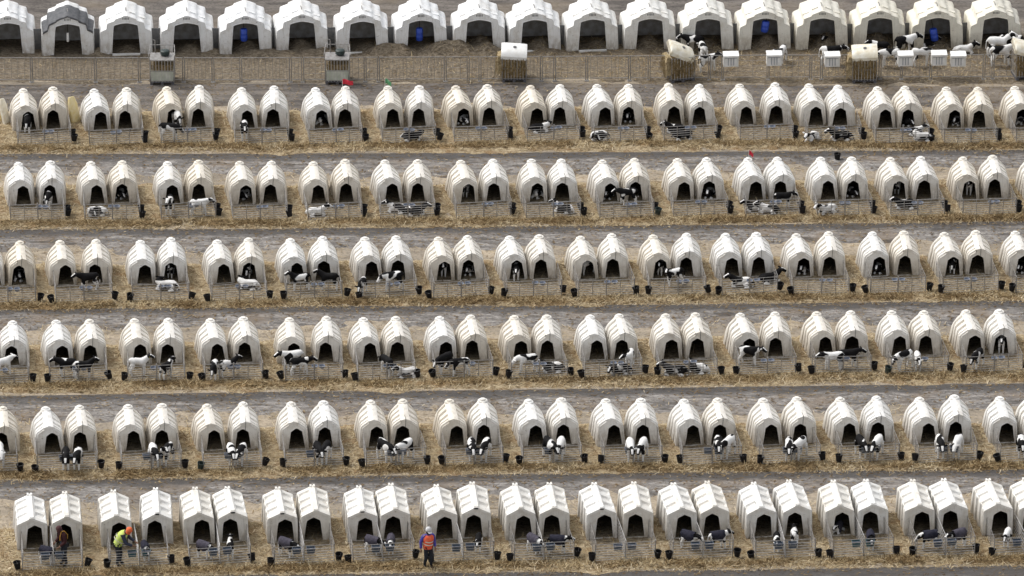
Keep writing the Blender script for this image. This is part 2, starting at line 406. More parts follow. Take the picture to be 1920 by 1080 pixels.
for r in range(1, 8):
    wide = .55
    def lane_z(x, y, v, r=r):
        e = sstep(0, .10, v) * (1 - sstep(.62, 1.0, v + .55 * fbm(x, y, .45, 4, r * 5.)))
        rut = 0.012 * math.cos((v - .25) * 12) if r > 1 else 0
        z = -.028 + .055 * e + .016 * fbm(x * .35, y, 1.6, 3, r * 3.1) + rut * e
        return (z, 1 - sstep(.05, .5, v) if r > 1 else .15)
    structure(sheet('lane', M['lane'] if r > 1 else M['yard'], np.arange(XMIN, XMAX, .3),
                    lambda x, r=r: np.linspace(EDGEF[r](x) + .35, LOWF[r](x) - wide, 26), lane_z, ('wet',)))

PENS = []          # (row, pair number, pen centre, yaw, left hutch root, right hutch root)
HUTCH = []         # (row, pair number, side, root location, yaw, door offset)
rj = random.Random(5)
for r, d in DOORS.items():
    off = .12 if r < 7 else .10
    for k in range(0, len(d), 2):
        roots = []
        for s, (px, py) in ((-1, d[k]), (1, d[k + 1])):
            yaw = PHI + R(rj.uniform(-2.2, 2.2))
            p = G(px, py + 1.5); dx = -s * off
            p = p - Matrix.Rotation(yaw, 3, 'Z') @ Vector((dx, 0, 0))
            HUTCH.append((r, k // 2 + 1, s, p, yaw, dx)); roots.append(p)
        mid = (roots[0] + roots[1]) / 2
        yaw = PHI + R(rj.uniform(-1.2, 1.2))
        PENS.append((r, k // 2 + 1, mid + Matrix.Rotation(yaw, 3, 'Z') @ Vector((rj.uniform(-.06, .06), -PEN_D[r] + rj.uniform(-.06, .06), 0)), yaw, roots[0], roots[1]))
GROUP_POS = [G(x, y) for x, y in zip(GROUP_X, GROUP_Y)]

# heaps of old bedding by the group hutches (photo pixels, height, radius)
HEAPS = [(505, 103, .28, .5), (474, 104, .2, .4), (540, 104, .18, .4), (583, 103, .22, .4), (610, 101, .24, .4), (706, 102, .26, .45), (735, 100, .40, .6),
         (760, 101, .2, .4), (818, 100, .38, .55), (845, 97, .45, .6), (868, 99, .3, .5), (912, 98, .35, .45), (930, 102, .2, .4), (186, 100, .25, .35),
         (400, 100, .2, .3), (1030, 101, .12, .5), (1180, 100, .12, .5)]
HEAPW = [(G(a, b), h, w) for a, b, h, w in HEAPS]
rm = random.Random(3)
for i, p in enumerate(GROUP_POS):
    if i != 1: HEAPW.append((p + Vector((rm.uniform(-.2, .3), rm.uniform(.45, .8), 0)), rm.uniform(.22, .5) if i > 0 else .1, rm.uniform(.45, .6)))
def heap_h(x, y):
    h = 0
    for p, hh, w in HEAPW:
        d2 = ((x - p.x) ** 2 + ((y - p.y) * 1.1) ** 2) / (w * w)
        if d2 < 5: h += hh * math.exp(-d2)
    return h
PENS_BY_ROW = {}
for pn in PENS: PENS_BY_ROW.setdefault(pn[0], []).append(pn)
def pen_mask(r, x, y):
    for (_, _, c, yaw, a, b) in PENS_BY_ROW.get(r, ()):
        if abs(x - c.x) > 2.2: continue
        dx, dy = x - c.x, y - c.y
        u = dx * math.cos(yaw) + dy * math.sin(yaw); w = -dx * math.sin(yaw) + dy * math.cos(yaw)
        m = (1 - sstep(.95, 1.4, abs(u))) * sstep(-.2, .25, w)  * (.75 + .5 * fbm(x, y, 1.7, 2, 4.))  # trampled pen floor; carried on under the hutches to paint their floors shade-dark
        if m > 0: return m
    return 0.0

def bed_z(r):
    def f(x, y, v):
        vb = BASE[r](x) - y                      # metres in front of the hutch fronts
        ed = y - EDGEF[r](x)                     # metres behind the lane edge
        n = fbm(x, y, 1.1, 4, r * 7.7); n2 = fbm(x, y, .33, 2, r * 2.2)
        fe = sstep(.0 , .45, ed + .8 * n2 + .4 * n)
        if r == 1:
            be = 1 - sstep(1.6, 2.5, -vb + .3 * n2)
            z = -.05 + .075 * fe * be + .05 * n * fe + heap_h(x, y) * (1 + .5 * n)
            lft = 1 - sstep(-4, 3.0, x)
            return (z, .62 + .6 * lft, -1.0)
        be = 1 - sstep(1.7, 2.5, -vb + .5 * n2)
        pen = pen_mask(r, x, y)
        n3 = fbm(x, y, 3.6, 2, r * 1.3); bank = math.exp(-((vb - PEN_D[r] - .45 - .3 * n2) / .36) ** 2) * (.55 + .9 * fbm(x, y, .55, 2, r * 4.4) + .4 * n)
        gap = 1 - pen
        side = sstep(-.2, .4, -vb) * .05
        z = -.05 + .085 * fe * be + .055 * n * fe * (1 - .55 * pen) + max(0, bank) * (.06 + .10 * max(0, n + .2)) + .045 * n3 * fe * (1 - .5 * pen) + side * gap * be
        return (z, pen, bank)
    return f
for r in range(1, 8):
    structure(sheet('straw_bedding', M['straw'], np.arange(XMIN, XMAX, .14),
                    lambda x, r=r: np.linspace(EDGEF[r](x) - .25, BASE[r](x) + 2.7, 46), bed_z(r), ('trampled_shade', 'bank')))

# loose straw lying on the bedding: single blades, far too many to count
def blades(name, P, ang, lift, ln, wd, tint):
    n = len(P); d = np.stack([np.cos(ang), np.sin(ang), lift], 1); d /= np.linalg.norm(d, axis=1)[:, None]
    s = np.stack([-np.sin(ang), np.cos(ang), np.zeros(n)], 1)
    a, b = P - d * ln[:, None] * .3, P + d * ln[:, None] * .7
    V = np.stack([a - s * wd[:, None], a + s * wd[:, None], b + s * wd[:, None] * .6, b - s * wd[:, None] * .6], 1).reshape(-1, 3)
    me = bpy.data.meshes.new(name); me.vertices.add(4 * n); me.vertices.foreach_set('co', V.ravel())
    me.loops.add(4 * n); me.loops.foreach_set('vertex_index', np.arange(4 * n)); me.polygons.add(n)
    me.polygons.foreach_set('loop_start', np.arange(n) * 4)
    me.update(calc_edges=True)
    at = me.attributes.new('tint', 'FLOAT', 'FACE'); at.data.foreach_set('value', tint.astype(np.float32))
    me.materials.append(M['blade']); return structure(link(name, me), 'stuff')
for r in range(1, 8):
    n = 34000 if r > 1 else 16000
    x = nrng.uniform(XMIN + .5, XMAX - .5, n)
    base, edge = BASE[r](x), EDGEF[r](x)
    pd = PEN_D.get(r, 1.5)
    sel = nrng.uniform(0, 1, n)
    y = np.where(sel < .42, base - pd - np.abs(nrng.normal(.42, .33, n)),
        np.where(sel < .93, base - pd + nrng.uniform(-.3, pd + 1.9, n), base + nrng.uniform(1.5, 4.0, n)))
    y = np.maximum(y, edge - np.abs(nrng.normal(0, .25, n)))
    if r == 1: y = edge + (base + 1.2 - edge) * nrng.uniform(-.02, 1, n) ** .8
    tint = np.clip(nrng.normal(.60, .27, n), 0, 1)
    keep = np.ones(n, bool); z = np.empty(n); bz = bed_z(r)
    clump = np.array([fbm(a, b, .8, 2, r * 9.) for a, b in zip(x, y)])
    for i in range(n):
        zz = bz(x[i], y[i], 0); z[i] = max(zz[0], 0.0) + .012
        if zz[1] > .5 and r > 1: keep[i] = nrng.random() < .35; tint[i] -= .22
        if zz[2] > .3: tint[i] -= .26 + .35 * max(0, clump[i])
    keep &= (clump > -.25) | (nrng.random(n) < .3)
    if r == 1: keep &= nrng.random(n) < np.clip((x + 12) / 26, .06, .8); tint -= .12
    up = np.clip(nrng.normal(.15, .28, n), -.1, 1.2); bankm = (sel < .42) if r > 1 else np.zeros(n, bool)
    up = np.where(bankm, np.abs(up) * 1.5, up)
    ln = nrng.uniform(.10, .36, n); wd = nrng.uniform(.006, .017, n)
    P = np.stack([x, y, z], 1)
    blades('loose_straw', P[keep], nrng.uniform(0, 2 * np.pi, n)[keep], up[keep], ln[keep], wd[keep], np.clip(tint, 0, 1)[keep])

# wisps of straw and clods trodden into the lanes
for r in range(1, 8):
    n = 2600
    x = nrng.uniform(XMIN + .5, XMAX - .5, n); e0, l0 = EDGEF[r](x), LOWF[r](x)
    y = e0 + (l0 - .5 - e0) * nrng.uniform(0, 1, n) ** 1.3
    P = np.stack([x, y, np.full(n, .05)], 1)
    blades('lane_litter', P, nrng.normal(0, .7, n), nrng.normal(.05, .12, n), nrng.uniform(.04, .16, n), nrng.uniform(.008, .030, n), np.clip(nrng.normal(.22, .22, n), 0, .85))

# ------------------------------------------------------------------ hutches
def inset_profile(pts, w, d):
    """move the points of an open 2-D profile inwards by d * weight"""
    out = []
    n = len(pts)
    for i, (x, z) in enumerate(pts):
        a = Vector(pts[max(0, i - 1)]); b = Vector(pts[min(n - 1, i + 1)])
        t = (b - a).normalized(); nn = Vector((t.y, -t.x))          # profile runs left base -> apex -> right base: inside is on the right
        q = Vector((x, z)) + nn * d * w[i]
        if i in (0, n - 1): q.y = z
        out.append((q.x, q.y))
    return out
def mirror(half):
    """half profile from base (positive x) to apex -> full profile left base .. apex .. right base"""
    L = [(-x, z) for x, z in half]; Rr = [(x, z) for x, z in half[:-1]][::-1]
    return L + Rr
def loft(mb, secs, m, flip=False, cap=True):
    n = len(secs[0][1]); vs = [(x, y, z) for y, p in secs for x, z in p]
    fs = []
    for k in range(len(secs) - 1):
        for i in range(n - 1):
            q = (k * n + i, k * n + i + 1, (k + 1) * n + i + 1, (k + 1) * n + i)
            fs.append(q if not flip else q[::-1])
    if cap:
        q = tuple(range((len(secs) - 1) * n, len(secs) * n)); fs.append(q[::-1] if flip else q)
    mb.add(vs, fs, m)
def u_panel(mb, outer, inner, y0, y1, m=0):
    """flat front with a door hole: a strip between the outer outline and the door outline, with thickness"""
    n = len(outer); vs = []
    for y in (y0, y1): vs += [(x, y, z) for x, z in outer] + [(x, y, z) for x, z in inner]
    fs = []
    for i in range(n - 1):
        fs.append((i, n + i, n + i + 1, i + 1)); b = 2 * n
        fs.append((b + i, b + i + 1, b + n + i + 1, b + n + i))
        fs.append((i, i + 1, b + i + 1, b + i)); fs.append((n + i, b + n + i, b + n + i + 1, n + i + 1))
    fs += [(0, 2 * n, 3 * n, n), (n - 1, 2 * n - 1, 4 * n - 1, 3 * n - 1)]
    mb.add(vs, fs, m)
def grooves(y0, y1, n, gap, ramp, d0=0.0):
    """(y, depth 0..1) along the hutch: n grooves between y0 and y1"""
    out = []; step = (y1 - y0) / n
    for k in range(n):
        c = y0 + (k + .5) * step
        out += [(c - gap / 2 - ramp * 1.6, 0), (c - gap / 2, 1), (c + gap / 2, 1), (c + gap / 2 + ramp * .7, 0)]
    return out

def hutch_ribbed(dx):
    """rows two to six: rounded, four chevron grooves, cap at the back of the ridge"""
    L = 1.65
    def prof(y, g=0.0, th=0.0):
        t = y / L
        rear = max(0, (y - 1.30) / .35); rd = .10 * rear ** 2
        h = [(.585 + .11 * t, 0), (.565 + .08 * t, .35), (.535 + .045 * t, .70), (.515 + .015 * t - rd * .3, .89 + .03 * t - rd), (.46 + .005 * t - rd * .3, .98 + .045 * t - rd),
             (.33 + .0 * t, 1.072 + .09 * t - rd), (.215 + .0 * t, 1.15 + .115 * t - rd), (.185, 1.182 + .125 * t - rd * .9), (0, 1.245 + .125 * t - rd * .8)]
        w = [.8, 1, 1, 1, 1, 1, .95, .05, 0]
        p = mirror(h); ww = w + w[:-1][::-1]
        p = inset_profile(p, ww, .085 * g)
        if th: p = inset_profile(p, [1] * len(p), th)
        return p
    ys = [(0, .9), (.045, .9), (.06, .15), (.13, 0), (.15, .75), (.19, .75), (.215, 0)] + grooves(.25, 1.45, 3, .12, .03) + [(1.58, 0), (L, .5)]
    root = empty('calf_hutch')
    sh = MB(); loft(sh, [(y, prof(y, g)) for y, g in ys], 0)
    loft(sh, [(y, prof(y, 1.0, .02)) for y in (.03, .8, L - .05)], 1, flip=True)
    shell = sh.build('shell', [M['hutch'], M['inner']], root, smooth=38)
    fr = MB()
    o = inset_profile(prof(0, .9), [1] * 17, .006)
    door = [(.34, .05), (.325, .2), (.29, .45), (.255, .68), (.235, .80), (.19, .835), (.12, .885), (.06, .925), (0, .945)]
    dr = [(x + dx, z) for x, z in mirror(door)]
    u_panel(fr, o, dr, .012, .05)
    fr.build('front_panel', [M['hutch']], root, smooth=30)
    rim = MB(); rim.path([(x, .012, z) for x, z in dr], .016, 6); rim.build('door_rim', [M['hutch']], root, smooth=60)
    sill = MB(); sill.box(dx - .36, dx + .36, .0, .07, .0, .055); sill.build('door_sill', [M['hutch']], root)
    cap = MB(); cap.lathe([(.20, -.02), (.18, .015), (.115, .025), (.105, .07), (.08, .078)], 16, c=(0, 1.45, 1.335), cap1=True)
    cap.build('vent_cap', [M['hutch']], root, smooth=40)
    bl = MB(); bl.box(-.10, .10, -.012, .05, 1.12, 1.20); bl.build('apex_block', [M['hutch']], root)
    if dx < 0:
        wr = MB(); wr.path([(0, .30, 1.275), (0, -.03, 1.26), (-.02, -.03, .86)], .008, 4); wr.build('hanging_wire', [M['dark']], root)
    return root

def hutch_gable(dx):
    """front row: straight gable roof with three sunk panels a side and a raised ridge"""
    L = 2.15
    def prof(y, g=0.0, th=0.0, gr=None):
        t = y / L; gr = g if gr is None else gr
        h = [(.60 + .06 * t, 0), (.59 + .05 * t, .5), (.575 + .03 * t, 1.0), (.57 + .02 * t, 1.075), (.545 + .02 * t, 1.105), (.525 + .02 * t, 1.116), (.495 + .02 * t, 1.131), (.175, 1.29), (.15, 1.302), (.115, 1.318), (.10, 1.352), (0, 1.372)]
        w = [.7, .8, .8, .5, 0, 0, 1, 1, 0, 0, 0, 0]
        wl_ = [g, g, g, g, 0, 0, gr, gr, 0, 0, 0, 0]
        p = mirror(h); ww = [a * b for a, b in zip(w, wl_)]; ww = ww + ww[:-1][::-1]
        p = inset_profile(p, ww, .072)
        if th: p = inset_profile(p, [1] * len(p), th)
        return p
    ys = [(0, 0), (.05, 0)]
    body = grooves(.27, 2.08, 3, .27, .045)
    secs = [(0, prof(0, 0)), (.10, prof(.10, 0)), (.11, prof(.11, .8, gr=0)), (.17, prof(.17, .8, gr=0)), (.18, prof(.18, 0))]
    secs += [(y, prof(y, g)) for y, g in body] + [(L, prof(L, 0))]
    root = empty('calf_hutch')
    sh = MB(); loft(sh, secs, 0)
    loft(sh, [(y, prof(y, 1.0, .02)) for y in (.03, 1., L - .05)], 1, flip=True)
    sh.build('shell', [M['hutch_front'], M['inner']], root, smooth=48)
    # eave brow over the front
    br = MB(); po = prof(0, 0)
    o = inset_profile(po, [1] * len(po), .07)
    dh = [(.345, .05), (.335, .2), (.32, .35), (.30, .55), (.285, .70), (.27, .80), (.255, .885), (.22, .915), (.16, .95), (.10, .98), (.05, 1.01), (0, 1.03)]
    dr = [(x + dx, z) for x, z in mirror(dh)]
    u_panel(br, o, dr, .055, .095); br.build('front_panel', [M['hutch_front']], root, smooth=30)
    bw = MB(); ring = inset_profile(po, [1] * len(po), .10)
    u_panel(bw, inset_profile(po, [1] * len(po), .003), ring, .0, .054); bw.build('front_flange', [M['hutch_front']], root, smooth=30)
    st = MB(); st.path([(x, .055, z + .075) for x, z in dr if z > .85], .018, 6); st.build('door_brow', [M['hutch_front']], root, smooth=60)
    rc = MB(); rc.box(-.085, .085, .05, L - .05, 1.355, 1.392); rc.build('ridge_cap', [M['hutch_front']], root)
    bk = MB(); bk.box(-.10, -.03, L - .16, L + .01, 1.37, 1.43); bk.box(.03, .10, L - .16, L + .01, 1.37, 1.43); bk.box(-.09, .09, L - .05, L + .012, 1.32, 1.385)
    bk.build('rear_hook', [M['hutch_front']], root)
    sl = MB(); sl.box(dx - .37, dx + .37, .04, .11, 0, .05); sl.build('door_sill', [M['hutch_front']], root)
    return root
def gable_vent():
    v = MB(); v.box(-.075, .075, -.012, .06, 1.285, 1.335); return v.mesh('vent', [M['dark']])

def place(proto, p, yaw, age, z=0.0):
    c = copy_tree(proto); c.location = (p.x, p.y, z); c.rotation_euler = (0, 0, yaw)
    for ch in c.children_recursive: ch['age'] = age
    return c
def warp(root, seed, amp):
    """the same gentle warp for all parts of one hutch: no two moulded shells stay true"""
    for ch in root.children_recursive:
        me = ch.data
        for v in me.vertices:
            q = v.co * 1.15 + Vector((seed * 3.1, seed * 1.7, 0)); f = mnoise.noise_vector(q) * amp; f.z *= min(1, v.co.z / .5) * .8; v.co += f
        me.update()
protos = {}
for s in (-1, 1):
    for vr in range(4):
        protos['a', s, vr] = hutch_ribbed(-s * .12); warp(protos['a', s, vr], vr * 5 + s, .036); register(protos['a', s, vr])
        protos['b', s, vr] = hutch_gable(-s * .10); warp(protos['b', s, vr], vr * 5 + s + 50, .03); register(protos['b', s, vr])
vent_me = gable_vent()
ra = random.Random(21)
for (r, k, s, p, yaw, dx) in HUTCH:
    age = min(1, max(0, ra.gauss(.36, .27)))
    o = place(protos['b' if r == 7 else 'a', s, ra.randrange(4)], p, yaw, age)
    side = 'left' if s < 0 else 'right'
    kind = 'white gabled calf hutch' if r == 7 else 'white ribbed calf hutch'
    o['label'] = f'{kind}, {side} one of {ORD[k]} pair from left, {ROWNAME[r]}'
    o['category'] = 'calf hutch'; o['group'] = 'calf hutches in pairs'
    if r == 7 and (k, s) in {(2, 1), (3, 1), (4, -1), (5, -1), (6, 1), (8, -1)}: link('vent', vent_me, o)
    sc_ = ra.uniform(.985, 1.02); o.scale = (1, 1, sc_)
for pr in protos.values(): drop(pr)

# big group hutches, back row
GL = 1.9
GHALF = [(1.27, 0), (1.255, .5), (1.225, 1.12), (1.195, 1.19), (1.08, 1.255), (.95, 1.31), (.925, 1.36), (.895, 1.56), (.86, 1.61), (.70, 1.665), (.55, 1.72), (.525, 1.76), (.50, 1.80), (.34, 1.865), (.15, 1.93), (.10, 1.965), (0, 1.975)]
GW = [.6, .8, 1, 1, 1, 1, 1, 1, 1, 1, 1, 1, 1, 1, .6, 0, 0]
def gprof(y, g=0.0, th=0.0):
    t = y / GL; k = .925 + .075 * t; rear = max(0, (y - 1.55) / .35)
    h = [(x * k - (.05 * rear ** 2 if z > 1.1 else 0), z * (.955 + .06 * t) - (.08 * rear ** 2 if z > 1.1 else 0)) for x, z in GHALF]
    p = mirror(h); ww = GW + GW[:-1][::-1]
    p = inset_profile(p, ww, .036 * g)
    if th: p = inset_profile(p, [1] * len(p), th)
    return p
def hutch_group():
    ys = [(0, 0), (.16, 0), (.28, 0), (.38, 1), (.64, 1), (.74, 0), (.98, 0), (1.08, 1), (1.32, 1), (1.42, 0), (1.75, 0), (GL, .7)]
    root = empty('group_hutch')
    sh = MB(); loft(sh, [(y, gprof(y, g)) for y, g in ys], 0)
    loft(sh, [(y, gprof(y, 1., .02)) for y in (.04, 1., GL - .06)], 1, flip=True)
    sh.build('shell', [M['group'], M['inner_grey']], root, smooth=55)
    po = gprof(0, 0); n = len(po)
    o = inset_profile(po, [1] * n, .008)
    dh = [(.65, .06), (.635, .35), (.605, .75), (.59, 1.0), (.575, 1.18), (.56, 1.32), (.55, 1.38), (.535, 1.42), (.50, 1.44), (.44, 1.458), (.37, 1.478), (.30, 1.497), (.23, 1.514), (.16, 1.528), (.09, 1.538), (.045, 1.543), (0, 1.545)]
    dr = mirror(dh)
    fp = MB(); u_panel(fp, o, dr, .01, .06); fp.build('front_panel', [M['group']], root, smooth=30)
    rim = MB(); rim.path([(x, .012, z) for x, z in dr], .022, 6); rim.build('door_rim', [M['group']], root, smooth=60)
    for i in range(5):
        v = MB(); x = (i - 2) * .062; v.box(x - .012, x + .012, .002, .03, 1.70, 1.80); v.build('vent_slot', [M['dark']], root)
    pst = MB(); pst.box(.10, .19, GL - .16, GL - .10, .85, 1.6); pst.build('rear_post', [M['dark']], root)
    hk = MB(); hk.tube((0, .9, 1.93), (0, .75, 2.0), .02); hk.tube((0, .75, 2.0), (.02, .5, 1.94), .02); hk.build('lifting_hook', [M['galv']], root)
    for sx in (-1, 1):
        for (cx, cy, cz, rot) in ((.30, .62, 1.845, 21), (.72, .62, 1.605, 17)):
            pd = MB(); Mx = Matrix.Translation((sx * cx * .96, cy, cz * .975)) @ Matrix.Rotation(R(sx * rot), 4, 'Y')
            pd.box(-.15, .15, -.10, .10, -.03, .035, 0, Mx); pd.build('roof_pad', [M['group']], root)
    return root
pg = hutch_group(); register(pg)
GY = []
for i, p in enumerate(GROUP_POS):
    yaw = R(4.5 + rj.uniform(-1.5, 1.5)); GY.append(yaw)
    px = GROUP_X[i]
    age = min(1, max(0, (px - 950) / 700)) * .85 + ra.uniform(0, .12)
    o = place(pg, p, yaw, age)
    o['label'] = f'large {"cream" if px > 1250 else "white"} group hutch with wide door, {ORD[i + 1]} from left in back row'
    o['category'] = 'group hutch'; o['group'] = 'large group hutches in the back row'
    if i in (1,): pass
drop(pg)
# sills lying across some doors
for i in (2, 5, 6, 9, 10):
    p, yaw = GROUP_POS[i], GY[i]
    b = MB(); b.box(-.62, .62, -.10, .02, 0, .09); o = b.build('door_board', [M['white']]); o.location = (p.x, p.y - .03, 0); o.rotation_euler = (0, 0, yaw)
    tag(o, f'white board across the doorway of {ORD[i + 1]} group hutch from left, back row', 'board', 'boards across group hutch doors')
# grey boards closing the gaps between the group hutches
bdm = MB(); bdm.box(-.24, .24, -.02, .02, 0, .98); bd_me = bdm.mesh('gap_board', [M['board']])
for i in range(17):
    a, b = GROUP_POS[i], GROUP_POS[i + 1]
    m_ = (a + b) / 2 + Matrix.Rotation(PHI, 3, 'Z') @ Vector((-.02, .75, 0))
    o = link('gap_board', bd_me); o.location = (m_.x, m_.y, .0); o.rotation_euler = (R(rj.uniform(-4, 4)), 0, PHI + R(rj.uniform(-4, 4)))
    tag(o, f'grey board closing the gap between {ORD[i + 1]} and {ORD[i + 2]} group hutches from left', 'board', 'boards between group hutches')

# grey tarpaulin over the front of the second group hutch
tp = MB()
po = [q for q in gprof(.4, 0, -.035)]
ix = range(3, len(po) - 3)
rows_ = [(-.03, .0), (.0, .03), (.10, .03), (.3, .035), (.55, .03), (.8, .035), (1.02, .03), (1.2, .03)]
vs_, nrow = [], len(list(ix))
rt = random.Random(4)
for y, _ in rows_:
    for j, i in enumerate(ix):
        x, z = gprof(max(0, y), 0, -.035 + rt.uniform(-.012, .012))[i]
        drop_ = .10 * abs(j - nrow / 2) / nrow if y < 0 else 0
        vs_.append((x, y + rt.uniform(-.02, .02), z - (.0 if y >= 0 else .05 + drop_)))
fs_ = [(k * nrow + j, k * nrow + j + 1, (k + 1) * nrow + j + 1, (k + 1) * nrow + j) for k in range(len(rows_) - 1) for j in range(nrow - 1)]
tp.add(vs_, fs_); o = tp.build('tarpaulin', [M['tarp']], smooth=50)
o.location = (GROUP_POS[1].x, GROUP_POS[1].y, 0); o.rotation_euler = (0, 0, GY[1])
sm = o.modifiers.new('thickness', 'SOLIDIFY'); sm.thickness = .012
tag(o, 'grey tarpaulin draped over the second group hutch from left', 'tarpaulin')

# barrels hung in group hutch doors
def barrel(px, z0, col, r, h, tilt, label):
    i = min(range(18), key=lambda q: abs(GROUP_X[q] - px)); p, yaw = GROUP_POS[i], GY[i]
    root = empty('hanging_barrel')
    b = MB(); b.lathe([(r * .85, 0), (r, .03), (r, h * .3), (r * 1.05, h * .33), (r, h * .36), (r, h * .63), (r * 1.05, h * .66), (r, h * .69), (r, h - .03), (r * .85, h)], 16, cap0=True, cap1=True)
    b.build('drum', [M[col]], root, smooth=40)
    c = MB(); c.tube((0, 0, h), (0, 0, 1.50 - z0), .012); c.build('chain', [M['dark']], root)
    dxw = (px - GROUP_X[i]) / 41.0
    w = Matrix.Rotation(yaw, 3, 'Z') @ Vector((dxw, .10, 0))
    root.location = (p.x + w.x, p.y + w.y, z0); root.rotation_euler = (0, R(tilt), yaw)
    tag(root, label, 'barrel', 'barrels hung in group hutch doors')
barrel(458, .66, 'blue', .155, .56, 0, 'blue barrel hanging in doorway of fifth group hutch from left')
barrel(787, .55, 'blue', .15, .58, 0, 'blue barrel hanging in doorway of eighth group hutch from left')
barrel(1433, .86, 'blue', .17, .50, 8, 'blue barrel hanging tilted in doorway of fourteenth group hutch from left')
barrel(1753, .42, 'blue', .17, .56, -10, 'blue barrel hanging tilted in doorway of seventeenth group hutch from left')
barrel(128, .66, 'white', .055, .42, 0, 'slim white container hanging in doorway of tarpaulin-covered group hutch')

# ------------------------------------------------------------------ pens
def rail_mesh(length, r=.011, vertical=False, name='rail'):
    m = MB()
    if vertical: m.tube((0, 0, 0), (0, 0, length), r, 6)
    else: m.tube((-length / 2, 0, 0), (length / 2, 0, 0), r, 6)
    return m.mesh(name, [M['galv_rail']])
def panel(root, name, p0, p1, h, nr, rail_me, light=False, mids=1):
    """welded panel from p0 to p1: frame with posts, rails as its pieces"""
    p0, p1 = Vector(p0), Vector(p1); d = (p1 - p0); Lg = d.length; ang = math.atan2(d.y, d.x)
    f = MB(); mm = 'galv_light' if light else 'galv'
    f.tube((-Lg / 2, 0, 0), (-Lg / 2, 0, h + .03), .013, 6); f.tube((Lg / 2, 0, 0), (Lg / 2, 0, h + .03), .013, 6)
    for i in range(mids): x = -Lg / 2 + Lg * (i + 1) / (mids + 1); f.tube((x, 0, 0), (x, 0, h + .0), .015, 6)
    f.tube((-Lg / 2, 0, h), (Lg / 2, 0, h), .012, 6)
    o = f.build(name, [M[mm]], root); o.location = (p0 + p1) / 2; o.rotation_euler = (0, 0, ang)
    for i in range(nr):
        q = link('rail', rail_me, o); q.location = (0, 0, .09 + (h - .12) * i / nr)
    return o
def make_pen(r):
    D = PEN_D[r]; W = 1.16; h = .74 if r < 7 else .78
    root = empty('calf_pen')
    front = rail_mesh(2 * W); sidem = rail_mesh(D, .0055)
    panel(root, 'front_panel', (-W, 0, 0), (W, 0, 0), h, 6, front, mids=3 if r < 6 else 1)
    panel(root, 'side_panel', (-W, 0.001, 0), (-W + .02, D - .02, 0), h, 5, sidem, mids=1)
    panel(root, 'side_panel', (W, 0.001, 0), (W - .02, D - .02, 0), h, 5, sidem, mids=1)
    if r == 7:
        panel(root, 'divider_panel', (.02, .02, 0), (-.02, D + .3, 0), h + .05, 5, rail_mesh(D + .3, .011), light=True, mids=0)
    else:
        f = MB(); f.tube((0, -.02, 0), (0, -.02, h + .06), .028, 6); f.build('centre_post', [M['galv']], root)
    return root
pens = {}
for r in DOORS:
    pens[r] = make_pen(r); register(pens[r])
# feeders and buckets
def bucket_mesh(col):
    b = MB(); R0, R1, h = .105, .145, .27
    b.lathe([(R0, 0), (R1, h), (R1 + .012, h), (R1 + .012, h + .015), (R1 - .008, h + .015), (R0 - .008, .02)], 14, cap0=True)
    b.lathe([(.001, .12), (R0 + .012, .12)], 14, 0)
    return b.mesh('pail', [M[col]], 40)
def bucket_proto(col):
    root = empty('bucket'); link('pail', bucket_mesh(col), root)
    hd = MB(); pts = [(math.cos(a) * .15, .06 * math.sin(a) - .03, .285 - .10 * math.sin(a)) for a in [i * math.pi / 8 for i in range(9)]]
    hd.path(pts, .005, 4); hd.build('handle', [M['galv']], root); register(root); return root
BK, BG = bucket_proto('bucket'), bucket_proto('bucket_green')
def bowl_proto():
    root = empty('feed_bowl')
    b = MB(); b.lathe([(.05, 0), (.095, .03), (.125, .10), (.135, .10), (.135, .115), (.118, .115), (.085, .045), (.001, .03)], 14, cap0=True); b.build('bowl', [M['bowl']], root, smooth=40)
    k = MB(); k.path([(0, .12, .10), (0, .16, .16), (0, .16, .02)], .009, 5); k.build('hook', [M['galv']], root); register(root); return root
BW = bowl_proto()
def trough_proto(col):
    root = empty('milk_feeder')
    b = MB()
    o0, o1 = [(-.17, -.09), (.17, -.09), (.17, .09), (-.17, .09)], [(-.14, -.07), (.14, -.07), (.14, .06), (-.14, .06)]
    vs = [(x, y, .24) for x, y in o0] + [(x, y, 0) for x, y in o1] + [(x * .9, y * .85, .24) for x, y in o0] + [(x * .9, y * .9, .05) for x, y in o1]
    fs = [(7, 6, 5, 4)] + [(i, 4 + i, 4 + (i + 1) % 4, (i + 1) % 4) for i in range(4)] + [(i, (i + 1) % 4, 8 + (i + 1) % 4, 8 + i) for i in range(4)] + [(8 + i, 8 + (i + 1) % 4, 12 + (i + 1) % 4, 12 + i) for i in range(4)] + [(12, 13, 14, 15)]
    b.add(vs, fs); b.build('tub', [M[col]], root)
    rr = MB(); rr.box(-.18, .18, -.105, -.085, .20, .25); rr.build('rim', [M['bowl']], root)
    hk = MB()
    for x in (-.10, .10): hk.tube((x, -.10, .22), (x, -.13, .27), .008, 5); hk.tube((x, -.13, .27), (x, -.13, .16), .008, 5)
    hk.build('hook', [M['galv']], root); register(root); return root
TR, TT = trough_proto('trough'), trough_proto('trough_teal')
def put(proto, c, yaw, loc, rot=(0, 0, 0)):
    o = copy_tree(proto); w = c + Matrix.Rotation(yaw, 3, 'Z') @ Vector(loc)
    o.location = w; o.rotation_euler = (rot[0], rot[1], yaw + rot[2]); return o
rb = random.Random(9)
NPEN = {r: len(d) // 2 for r, d in DOORS.items()}
